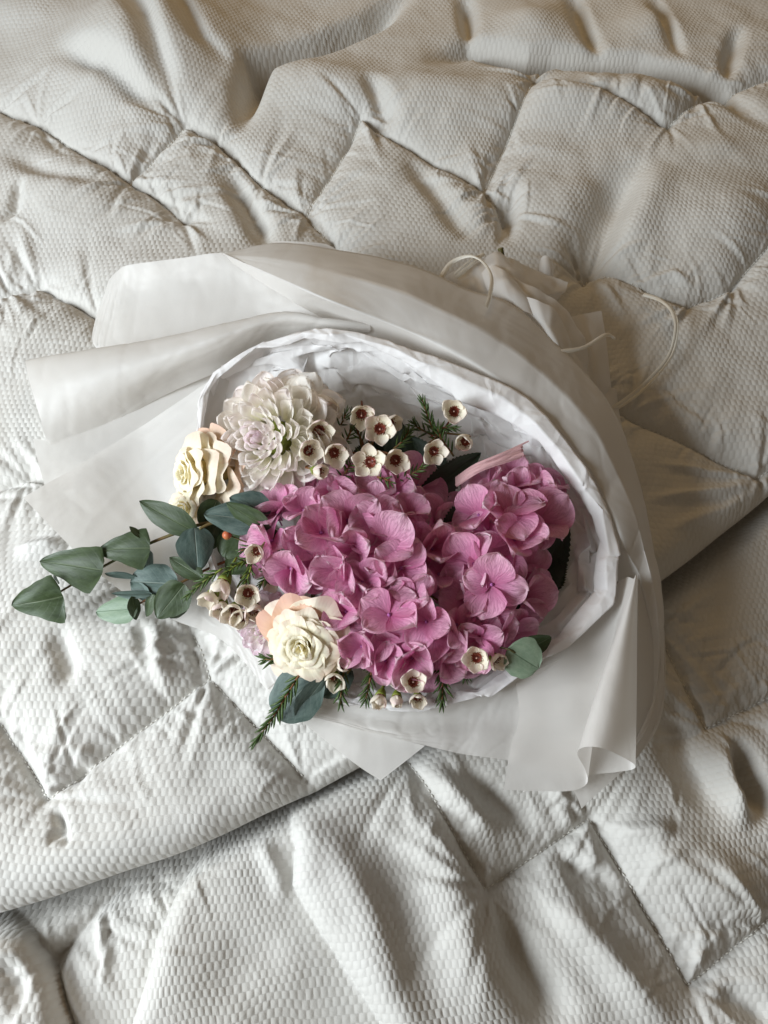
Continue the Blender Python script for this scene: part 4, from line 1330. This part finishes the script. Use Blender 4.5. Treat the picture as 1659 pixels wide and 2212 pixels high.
def rose_petal(R, f, seed, ruf=1.0):
    """one shell of the spiral: wraps the axis, its lip flaring and ruffled"""
    rg = np.random.default_rng(seed)
    nu, nv = 21, 15
    u = np.linspace(-1, 1, nu)
    t = np.linspace(0, 1, nv)
    span = math.radians(88-26*f+rg.uniform(-8, 8))
    ri = R*(0.07+0.86*f**0.95)*rg.uniform(0.94, 1.06)
    rb = R*(0.03+0.20*f)
    zt = R*(0.40-0.42*f**1.6)*rg.uniform(0.85, 1.15)+R*rg.uniform(-.08, .08)
    zb = -R*0.72
    te = t[:, None]*(1-0.20*np.abs(u)[None, :]**3*(0.5+0.5*f))
    te = te*(1+0.035*np.sin(3.1*u+rg.uniform(0, 6))+0.022*np.sin(7.3*u+rg.uniform(0, 6)))[None, :]
    p = 0.75+0.9*f
    rad = rb+(ri-rb)*np.clip(te, 0, 2)**p
    curl = np.clip(te-0.78, 0, 1)/0.22
    rad = rad+R*(0.05+0.10*f)*curl**2
    z = zb+(zt-zb)*np.sin(np.clip(te, 0, 1.15)*math.pi/2)-R*(0.02+0.09*f)*curl**2
    wob = np.sin(4.2*u+rg.uniform(0, 6))[None, :]*0.045+np.sin(9.0*u+rg.uniform(0, 6))[None, :]*0.026
    rad = rad+R*ruf*wob*te**3*(0.5+0.9*f)
    z = z+R*(np.sin(6.4*u+rg.uniform(0, 6))[None, :]*0.03+np.sin(13*u+rg.uniform(0, 6))[None, :]*0.022)*te**4*(0.4+f)
    ang = span*u[None, :]*(0.45+0.55*np.sin(np.clip(te*1.5, 0, 1)*math.pi/2))
    spiral = 1+0.10*u[None, :]*(1-0.5*f)
    V = np.stack([rad*spiral*np.cos(ang), rad*spiral*np.sin(ang), z], -1).reshape(-1, 3)
    uv = np.stack([np.repeat(u[None, :], nv, 0), te], -1).reshape(-1, 2)
    return mesh_np('rose_petal', V, grid_faces(nv, nu), uv)


def rose(label, x, y, h, rad, tilt, N, seed, ruf=0.85, phimax=74, peach=0.65, extra=(), shells=(), group='spray roses in the bouquet'):
    c = P(x, y, h)
    R = rad*PX(x, y, h)
    A = nrm(to_cam(c)+RGT*tilt[0]+UPV*tilt[1])
    e1, e2 = perp_axes(A)
    root = thing('rose', label, 'rose', c, group)
    r = random.Random(seed)
    for i in range(N):
        f = i/(N-1)
        a = i*2.39996+r.uniform(-.2, .2)
        wob = nrm(A+0.06*np.array([r.uniform(-1, 1), r.uniform(-1, 1), r.uniform(-1, 1)]))
        y_ = -e1*math.sin(a)+e2*math.cos(a)
        o = obj('petal', rose_petal(R, f, seed*100+i, ruf), MT['rose'], root, frame(c, y_, wob), root.location)
        kk = min(1, max(0, peach*(f-0.6)*1.2+0.08*r.random()))
        o.color = (kk, kk, kk, 1)
    for rs, sh, ang, f_, k in shells:
        a = math.radians(ang)
        y_ = -e1*math.sin(a)+e2*math.cos(a)
        o = obj('petal', rose_petal(R*rs, f_, seed*77+int(ang), 0.6), MT['rose'], root, frame(c-A*R*sh, y_, A, 1, 1, 1.15), root.location)
        o.color = (k, k, k, 1)
    for (ax, ay, ah), (tx, ty, thh), w, k, rl in extra:
        b, t = P(ax, ay, ah), P(tx, ty, thh)
        L = np.linalg.norm(t-b)
        y_ = nrm(t-b)
        z_ = to_cam(b)
        z_ = nrm(z_-y_*np.dot(z_, y_))
        x_ = np.cross(y_, z_)
        z_ = z_*math.cos(rl)+x_*math.sin(rl)
        o = obj('petal', RV[r.randrange(3)], None, root, frame(b, y_, z_, w*PX(ax, ay, ah), L, L), root.location)
        o.color = (k, k, k, 1)
    V, F, U = tube([c-A*R*1.0, c-A*R*0.75, c-A*R*0.5], [R*0.10, R*0.28, R*0.22], 8, smooth_n=7)
    obj('calyx', mesh_np('calyx', V, F, U), MT['cup'], root, origin=root.location)
    return root


rose('cream rose in profile left of the white dahlia, its peach outer petals between them', 416, 1022, 6.8, 80, (-1.45, -0.1), 17, 3, ruf=0.45, phimax=62, peach=0.25,
     shells=[(1.18, 0.30, 60, 0.85, 0.0), (1.18, 0.34, 150, 0.85, 0.0), (1.18, 0.30, 250, 0.85, 0.05), (1.36, 0.62, 95, 0.78, 0.2), (1.40, 0.66, 175, 0.78, 0.25), (1.36, 0.7, 10, 0.8, 0.3), (1.62, 0.85, 120, 0.70, 0.6), (1.66, 0.80, 178, 0.70, 0.7), (1.5, 0.9, 60, 0.72, 0.5)])
rose('open cream rose with peach outer petals, at the lower left below the pink hydrangea', 656, 1392, 7.6, 84, (-0.30, -0.38), 32, 6, phimax=82, peach=0.25, shells=[(1.22, 0.30, q*72, 0.9, 0.12) for q in range(5)]+[(1.60, 0.50, 58, 0.66, 0.7), (1.68, 0.45, 100, 0.62, 0.85), (1.60, 0.60, 140, 0.66, 0.9), (1.4, 0.7, 185, 0.75, 0.6)])
rose('small peach cream rose mostly hidden under the left cream rose, beside the eucalyptus', 400, 1096, 4.8, 44, (-0.6, -0.3), 14, 9, phimax=60, peach=0.8)


# ------------------------------------------------------------------ waxflowers and their needle foliage
WV = []
for k in range(4):
    rg = random.Random(60+k)
    m_ = pmesh('waxflower_petal', w_round, 1.0, rg.uniform(0.98, 1.1), th=0.85+0.1*k*0.5, b0=0.0, b1=1.0, nu=9, nv=10, ruf=0.02, rk=0.9, seed=k, b2=0.2)
    m_.materials.append(MT['wax'])
    WV.append(m_)


def lathe(prof, n=12):
    ang = np.linspace(0, 2*np.pi, n, endpoint=False)
    V = np.array([[r*math.cos(a), r*math.sin(a), z] for r, z in prof for a in ang])
    return V, grid_faces(len(prof), n, True), np.zeros((len(V), 2))


CUPM = mesh_np('calyx', *lathe([(0.02, -0.95), (0.10, -0.9), (0.12, -0.7), (0.28, -0.42), (0.38, -0.1), (0.40, 0.02), (0.33, 0.04)]))
CUPM.materials.append(MT['cup'])
DISC = mesh_np('disc', *lathe([(0.34, 0.05), (0.29, 0.07), (0.26, 0.0), (0.19, -0.10), (0.12, -0.13), (0.01, -0.12)], 14))
DISC.materials.append(MT['disc'])
STY = mesh_np('style', *lathe([(0.035, -0.12), (0.03, 0.1), (0.025, 0.3), (0.05, 0.34), (0.01, 0.38)], 6))
STY.materials.append(MT['style'])
prt = []
rg = random.Random(4)
for q in range(16):
    a = q/16*6.283+rg.uniform(-.1, .1)
    rr_ = 0.32+rg.uniform(-.02, .03)
    z1 = 0.22+rg.uniform(-.05, .05)
    lean = rg.uniform(-0.05, 0.10)
    p0 = np.array([math.cos(a)*rr_, math.sin(a)*rr_, 0.02])
    p1 = np.array([math.cos(a)*(rr_-lean), math.sin(a)*(rr_-lean), z1])
    prt.append(tube([p0, (p0+p1)/2, p1], [0.022, 0.020, 0.018], 4))
    prt.append(tube([p1-np.array([0, 0, .03]), p1, p1+np.array([0, 0, .05])], [0.02, 0.05, 0.02], 4))
STAM = mesh_np('stamens', *join(prt))
STAM.materials.append(MT['stamen'])


def spindle():
    V, F, U = tube([(0, 0, 0), (0, 0.3, 0.05), (0, 0.7, 0.06), (0, 1, 0.0)], [0.025, 0.085, 0.075, 0.008], 4, smooth_n=6)
    return mesh_np('needle_leaf', V, F, U)


NEEDLE = spindle()
NEEDLE.materials.append(MT['needle'])


def waxflower(root, x, y, h, dia, tx=0.0, ty=0.0, op=0.0, seed=0, closed=False):
    """op: extra opening of the petals in radians"""
    r = random.Random(int(x*7+y*13)+seed)
    dia *= r.uniform(0.9, 1.1)
    tx += r.uniform(-.18, .18)
    ty += r.uniform(-.18, .18)
    op += r.uniform(-.12, .22)
    c = P(x, y, h)
    s = dia*0.5*PX(x, y, h)*0.92
    A = nrm(to_cam(c)+RGT*tx+UPV*ty)
    e1, e2 = perp_axes(A)
    a0 = r.uniform(0, 6.28)
    M0 = frame(c, e1*math.cos(a0)+e2*math.sin(a0), A, s, s, s)
    fl = obj('flower', CUPM, None, root, M0, root.location)
    obj('disc', DISC, None, fl, Matrix.Identity(4))
    obj('stamens', STAM, None, fl, Matrix.Identity(4))
    obj('style', STY, None, fl, Matrix.Identity(4))
    for q in range(5):
        a = q*2*math.pi/5+r.uniform(-.1, .1)
        el = (0.15 if not closed else 0.95)+op+r.uniform(-.15, .2)
        rd = np.array([math.cos(a), math.sin(a), 0])
        d = rd*math.cos(el)+np.array([0, 0, math.sin(el)])
        nn = -rd*math.sin(el)+np.array([0, 0, math.cos(el)])
        k = r.uniform(0.92, 1.06)
        o = obj('petal', r.choice(WV), None, fl, frame(rd*0.30+np.array([0, 0, 0.02+0.02*(q % 2)]), d, nn, k, k, k))
        kk = 0.1+0.25*r.random() if r.random() < 0.85 else 0.8
        o.color = (kk, kk, kk, 1)
    return c, A, s


def pedicel_parts(c, A, s, to, r0=0.0009):
    b = c-A*s*0.9
    t = P(*to)
    return tube([b, b-A*s*0.8, t*0.5+b*0.5-A*s*0.4, t], [r0*1.0, r0, r0*1.1, r0*1.3], 5, smooth_n=10)


def needles(root, pts, n, length, seed=0, spread=0.75, start=0.1, tuft=True):
    q = catmull(np.array([P(*p) for p in pts]), 40)
    r = random.Random(seed)
    for i in range(n):
        f = start+(1-start)*(i/max(n-1, 1))
        j = min(38, int(f*39))
        c = q[j]
        t = nrm(q[j+1]-q[j])
        tc = to_cam(c)
        side = nrm(np.cross(t, tc))
        up = np.cross(side, t)
        a = (i % 2)*math.pi+(0.9 if (i//2) % 2 else -0.5)+r.uniform(-.35, .35)
        rad_ = side*math.cos(a)+up*math.sin(a)*0.8
        sp = spread*(1-0.55*(f**3))+r.uniform(-.12, .12)
        d = nrm(t*math.cos(sp)+rad_*math.sin(sp))
        L = length*PX(pts[0][0], pts[0][1], pts[0][2])*r.uniform(0.8, 1.15)*(1-0.35*f**4)
        obj('needle_leaf', NEEDLE, None, root, frame(c, d, tc, L, L, L), root.location)


def sprig(label, at, flowers, stems, greens=(), hub=None, mat='rstem', group='waxflower sprigs in the bouquet', name='waxflower_sprig', cat='waxflower'):
    root = thing(name, label, cat, P(*at), group)
    prts = []
    for st_ in stems:
        prts.append(tube([P(*p) for p in st_], [0.0014, 0.0011, 0.0009], 5, smooth_n=14))
    for fl in flowers:
        pos, kw, to = fl
        c, A, s = waxflower(root, *pos, **kw)
        prts.append(pedicel_parts(c, A, s, to or hub))
    for g_ in greens:
        prts.append(tube([P(*p) for p in g_[0]], [0.0011, 0.0009, 0.0005], 5, smooth_n=14))
    V, F, U = join(prts)
    obj('stem', mesh_np('stem', V, F, U), MT[mat], root, origin=root.location)
    for k, g_ in enumerate(greens):
        needles(root, g_[0], g_[1], g_[2], seed=k+int(at[0]), spread=g_[3] if len(g_) > 3 else 0.75)
    return root


D0 = 78
sprig('cluster of five white waxflowers overlapping the right side of the dahlia', (700, 960, 8),
      [((709, 876, 10.2, D0), dict(tx=0.0, ty=-0.55, op=0.35), None), ((688, 929, 11.0, D0), dict(tx=0.1, ty=-0.45, op=0.35), None),
       ((665, 973, 11.2, D0-4), dict(tx=0.25, ty=0.1, op=0.25), None), ((721, 977, 10.8, D0), dict(tx=0.05, ty=-0.25, op=0.25), None),
       ((685, 1017, 10.4, D0-6), dict(tx=0.35, ty=-0.3, op=0.75), None)],
      [[(760, 1010, 6.0), (735, 985, 7.5), (712, 950, 8.4)]], [([(735, 1040, 7.6), (752, 1012, 9.2), (757, 1000, 10.0)], 14, 30, 1.0), ([(720, 935, 8.4), (738, 915, 9.6), (748, 890, 10.4)], 16, 24), ([(740, 960, 8.4), (752, 945, 9.2), (760, 925, 9.8)], 12, 24)], hub=(735, 985, 7.5))
sprig('white maroon centred waxflowers above the large hydrangea, second sprig right of the dahlia', (815, 950, 8),
      [((781, 893, 10.2, D0), dict(tx=-0.05, ty=-0.45, op=0.3), None), ((821, 926, 10.8, D0+6), dict(tx=0.0, ty=0.0, op=0.1), None),
       ((801, 998, 11.2, D0+6), dict(tx=-0.1, ty=0.05, op=0.0), None), ((853, 993, 10.8, D0), dict(tx=0.15, ty=-0.3, op=0.25), None),
       ((842, 915, 9.4, D0-12), dict(tx=0.6, ty=0.1, op=0.5), None)],
      [[(905, 1010, 5.0), (850, 985, 6.8), (785, 975, 7.4)], [(785, 975, 7.4), (778, 950, 8.0), (782, 925, 8.6)]],
      [([(785, 960, 7.4), (770, 925, 8.6), (764, 892, 9.4)], 16, 26), ([(800, 985, 7.4), (765, 978, 8.2), (745, 970, 8.6)], 10, 24), ([(850, 1040, 8.4), (885, 1026, 9.8), (914, 1008, 10.6)], 20, 26, 0.8), ([(850, 970, 8.0), (872, 950, 9.0), (884, 928, 9.6)], 18, 26), ([(815, 1030, 9.0), (832, 1035, 10.0), (845, 1042, 10.4)], 10, 24)], hub=(800, 970, 7.0))
sprig('waxflowers with dark needle foliage at the far right of the upper row, against the tissue', (955, 930, 8),
      [((981, 889, 10.4, D0+2), dict(tx=0.0, ty=0.05, op=0.15), None), ((936, 974, 11.0, D0), dict(tx=0.1, ty=-0.4, op=0.15), None),
       ((1006, 953, 10.0, D0-6), dict(tx=-0.35, ty=-0.3, op=0.75), None)],
      [[(905, 1010, 5.0), (935, 960, 7.0), (965, 925, 8.2)]],
      [([(955, 960, 7.2), (930, 915, 8.8), (912, 862, 10.2)], 26, 28), ([(930, 945, 7.6), (955, 925, 8.6), (985, 925, 9.2)], 22, 26), ([(935, 940, 7.6), (905, 925, 8.4), (895, 915, 8.6)], 12, 26),
       ([(980, 985, 7.0), (955, 950, 8.4), (945, 925, 9.2)], 14, 26)], hub=(955, 935, 7.8))
sprig('drooping bunch of pinkish white waxflowers with green calyxes at the left, above the lilac dahlia', (510, 1270, 5),
      [((484, 1256, 7.6, D0+2), dict(tx=-0.5, ty=-1.2, op=0.45), (498, 1225, 7.4)), ((460, 1284, 6.8, D0), dict(tx=-0.7, ty=-1.0, op=0.45), (476, 1262, 6.6)),
       ((480, 1306, 6.4, D0-6), dict(tx=-0.3, ty=-0.9, op=0.6), (492, 1278, 6.2)), ((506, 1316, 6.6, D0), dict(tx=-0.1, ty=-0.5, op=0.55), (510, 1280, 6.0)),
       ((536, 1280, 7.4, D0-4), dict(tx=0.1, ty=-0.5, op=0.4), (520, 1248, 7.0)), ((556, 1190, 9.4, D0-14), dict(tx=-0.4, ty=-0.5, op=0.5), (548, 1215, 6.6)),
       ((582, 1252, 6.4, D0-14), dict(tx=0.1, ty=-0.6, op=0.4), (560, 1230, 6.2)), ((548, 1314, 6.4, D0), dict(tx=0.0, ty=-0.5, op=0.5), (530, 1280, 6.0)),
       ((522, 1332, 6.0, D0-6), dict(tx=-0.2, ty=-0.4, op=0.6), (515, 1285, 5.6))],
      [[(600, 1200, 5.6), (555, 1210, 7.0), (500, 1225, 7.4)], [(545, 1215, 7.2), (530, 1240, 7.4), (512, 1270, 6.6)]],
      [([(480, 1228, 7.2), (440, 1256, 6.6), (402, 1290, 5.6)], 22, 30, 0.5), ([(560, 1200, 7.4), (515, 1218, 8.0), (488, 1240, 8.0)], 22, 26), ([(600, 1225, 6.6), (582, 1240, 7.4), (562, 1262, 7.6)], 14, 26), ([(545, 1205, 7.6), (540, 1235, 8.0), (528, 1262, 7.8)], 14, 24)], mat='cup')
sprig('pink flushed waxflowers tucked under the lower cream rose, near the teal leaf', (735, 1455, 5),
      [((742, 1438, 6.6, D0-10), dict(tx=0.2, ty=0.1, op=0.7), None), ((722, 1462, 5.8, D0-10), dict(tx=-0.1, ty=-0.8, op=0.5), None)],
      [[(790, 1410, 4.6), (770, 1430, 5.6), (750, 1455, 5.6)]], [([(745, 1445, 5.6), (738, 1475, 5.6), (736, 1522, 4.8)], 18, 34, 0.7)], hub=(765, 1440, 5.4))
sprig('waxflowers hanging below the hydrangea over the tissue, one open and two drooping', (860, 1480, 5),
      [((892, 1474, 8.4, D0-2), dict(tx=0.0, ty=-0.1, op=0.15), None), ((822, 1504, 5.4, D0-12), dict(tx=-0.2, ty=-1.1, op=0.75), (840, 1465, 5.6)),
       ((857, 1506, 5.6, D0-12), dict(tx=0.0, ty=-0.9, op=0.8), (866, 1470, 5.4)), ((902, 1506, 5.2, D0-12), dict(tx=0.2, ty=-0.7, op=0.6), None),
       ((874, 1470, 6.2, D0-10), dict(tx=-0.5, ty=0.1, op=0.5), None)],
      [[(850, 1420, 5.0), (842, 1445, 5.6), (838, 1470, 5.4)], [(900, 1420, 5.0), (905, 1450, 5.6), (904, 1480, 5.2)]], [], hub=(885, 1450, 5.4))
sprig('two waxflowers between the hydrangea and the right eucalyptus leaves', (1040, 1415, 5),
      [((1030, 1420, 9.8, D0), dict(tx=0.0, ty=-0.1, op=0.25), None), ((1068, 1422, 9.0, D0-16), dict(tx=0.7, ty=-0.5, op=0.6), None)],
      [[(1000, 1380, 5.0), (1020, 1395, 5.4), (1045, 1405, 5.6)]], [([(1006, 1420, 5.8), (1005, 1440, 5.8), (1006, 1466, 5.2)], 14, 28, 0.8)], hub=(1040, 1400, 5.4))

GN = 'bare needle foliage sprigs in the bouquet'


def green(label, pts, n, L, mat='rstem', spread=0.75, seed=0):
    root = thing('needle_sprig', label, 'foliage sprig', P(*pts[len(pts)//2]), GN)
    V, F, U = tube([P(*p) for p in pts], [0.0012, 0.001, 0.0008, 0.0005], 5, smooth_n=16)
    obj('stem', mesh_np('stem', V, F, U), MT[mat], root, origin=root.location)
    needles(root, pts, n, L, seed=seed, spread=spread)


green('long needle sprig trailing over the teal eucalyptus leaf onto the duvet', [(655, 1445, 6.2), (617, 1505, 5.4), (590, 1550, 4.2), (547, 1608, 3.2)], 36, 36, spread=0.6, seed=1)
green('needle sprig hanging over the tissue rim midway between teal leaf and drooping waxflowers', [(804, 1430, 5.2), (802, 1455, 5.6), (796, 1485, 5.2), (790, 1512, 4.8)], 20, 32, seed=2)
green('tallest upright needle sprig hanging below the hydrangea, right of the open waxflower', [(958, 1415, 5.4), (957, 1445, 5.8), (956, 1485, 5.4), (955, 1522, 5.0)], 30, 34, seed=3)
green('short needle tuft poking out left of the lower cream rose', [(612, 1425, 5.0), (596, 1424, 5.2), (578, 1424, 5.2), (570, 1424, 5.0)], 14, 30, seed=4)
green('dark needle sprig in the shade under the left hydrangea edge', [(600, 1175, 5.6), (570, 1175, 6.2), (545, 1180, 6.4), (520, 1190, 6.4)], 18, 28, seed=5)

bud = thing('flower_bud', 'small round reddish bud beside the blue green eucalyptus leaves', 'bud', P(491, 1156, 7))
V, F, U = lathe([(0.02, -1.3), (0.35, -1.2), (0.5, -0.8), (0.9, -0.2), (1.0, 0.2), (0.75, 0.75), (0.35, 0.98), (0.03, 1.0)], 10)
s_ = 10.5*PX(491, 1156, 7)
obj('bud', mesh_np('bud', V*s_, F, U), MT['bud'], bud, frame(P(491, 1156, 7.0), nrm(np.cross(to_cam(P(491, 1156, 7)), RGT)), nrm(to_cam(P(491, 1156, 7))*0.7-RGT*0.5), 1, 1, 1), bud.location)
bs = P(491, 1156, 7.0)
V, F, U = tube([bs-to_cam(bs)*s_*1.0+RGT*s_*.5, P(515, 1165, 6.4), P(545, 1175, 6.0)], 0.0008, 5, smooth_n=8)
obj('stem', mesh_np('stem', V, F, U), MT['stem'], bud, origin=bud.location)

# ------------------------------------------------------------------ ribbon, paper strips, stem ends
def ribbon_strip(pts, width, n=40, twist=0.0):
    q = catmull(np.array([P(*p) for p in pts]), n)
    t = np.gradient(q, axis=0)
    t /= np.linalg.norm(t, axis=1)[:, None]
    up = np.array([0.0, -0.35, 0.93])
    sd = np.cross(t, up)
    sd /= np.linalg.norm(sd, axis=1)[:, None]+1e-9
    nn = np.cross(sd, t)
    a = twist*np.linspace(0, 1, n)
    sd = sd*np.cos(a)[:, None]+nn*np.sin(a)[:, None]
    nn = np.cross(sd, t)
    w = width*(0.85+0.15*np.sin(np.linspace(0, 9, n)))[:, None]
    u = np.linspace(-1, 1, 5)
    V = q[:, None, :]+sd[:, None, :]*(u[None, :, None]*w[:, None, :]*0.5)+nn[:, None, :]*((1-u*u)[None, :, None]*w[:, None, :]*0.22)
    uv = np.stack([np.repeat((u*0.5+0.5)[None, :], n, 0), np.repeat(np.linspace(0, 6, n)[:, None], 5, 1)], -1).reshape(-1, 2)
    return V.reshape(-1, 3), grid_faces(n, 5), uv


rib = thing('raffia_tie', 'white raffia ribbon tied round the gathered wrap, its loops lying on the duvet', 'ribbon', P(1230, 760, 5))
for nm, pts, wd, tw in (
        ('loop', [(940, 625, 8.5), (954, 596, 8.4), (977, 566, 8.0), (1015, 553, 8.6), (1045, 568, 9.2), (1062, 600, 9.6), (1058, 640, 10.6), (1050, 665, 10.8)], 0.0056, 0.7),
        ('tail', [(985, 600, 6.2), (1005, 583, 6.6), (1025, 565, 6.8), (1044, 548, 6.4)], 0.0052, 0.2),
        ('tail', [(982, 592, 6.4), (1002, 574, 6.8), (1022, 558, 7.0), (1036, 552, 6.6)], 0.0032, 0.3),
        ('tail', [(1180, 772, 8.6), (1215, 760, 8.4), (1262, 750, 7.6), (1308, 724, 6.2), (1327, 730, 4.8)], 0.0058, 0.3),
        ('loop', [(1390, 636, 1.4), (1425, 648, 2.0), (1451, 672, 3.0), (1459, 712, 3.2), (1442, 772, 2.4), (1391, 830, 1.8), (1345, 868, 2.0), (1300, 895, 3.0)], 0.0056, 0.6),
        ('loop', [(1392, 634, 1.2), (1432, 650, 1.8), (1458, 680, 2.4), (1463, 716, 2.6), (1450, 770, 2.0), (1400, 832, 1.4), (1350, 872, 1.6), (1300, 900, 2.6)], 0.0036, -0.4)):
    V, F, U = ribbon_strip(pts, wd, twist=tw)
    obj(nm, mesh_np(nm, V, F, U), MT['raffia'], rib, origin=rib.location)

strip = thing('paper_strips', 'bundle of dusty pink paper strips sticking out between the hydrangea and the tissue', 'paper strips', P(1085, 985, 9))
for k in range(7):
    o_ = k-3
    pts = [(985, 1040+o_*3.0, 7.6), (1030, 1010+o_*3.2, 9.4+0.15*(k % 2)), (1080, 990+o_*3.6, 10.0+0.2*((k*2) % 3)), (1128+(k*5 % 9)-4, 972+o_*4.2, 10.2+0.15*(k % 3))]
    if k == 0:
        pts = [(1035, 1000, 9.2), (1070, 985, 9.6), (1105, 970, 9.9), (1142, 953, 10.0)]
    V, F, U = ribbon_strip(pts, 0.0034 if k else 0.0016, n=16)
    obj('strip', mesh_np('strip', V, F, U), MT['pinkstrip'], strip, origin=strip.location)

for lab, pts, r_ in (('brown green cut stem end poking out above the gathered wrap tail', [(1090, 580, 4.4), (1085, 556, 5.4), (1081, 536, 6.0)], 0.0030),):
    cs = thing('cut_stem', lab, 'stem', P(*pts[-1]), None)
    q = [P(*p) for p in pts]
    V, F, U = tube(q, r_, 8, smooth_n=8)
    obj('stalk', mesh_np('stalk', V, F, U), MT['cutstem'], cs, origin=cs.location)
    t_ = nrm(q[-1]-q[-2])
    V, F, U = tube([q[-1]-t_*0.002, q[-1]-t_*0.001, q[-1]], [r_*1.02, r_*1.25, r_*1.1], 8)
    obj('cut_end', mesh_np('cut_end', V, F, U), MT['stem'], cs, origin=cs.location)
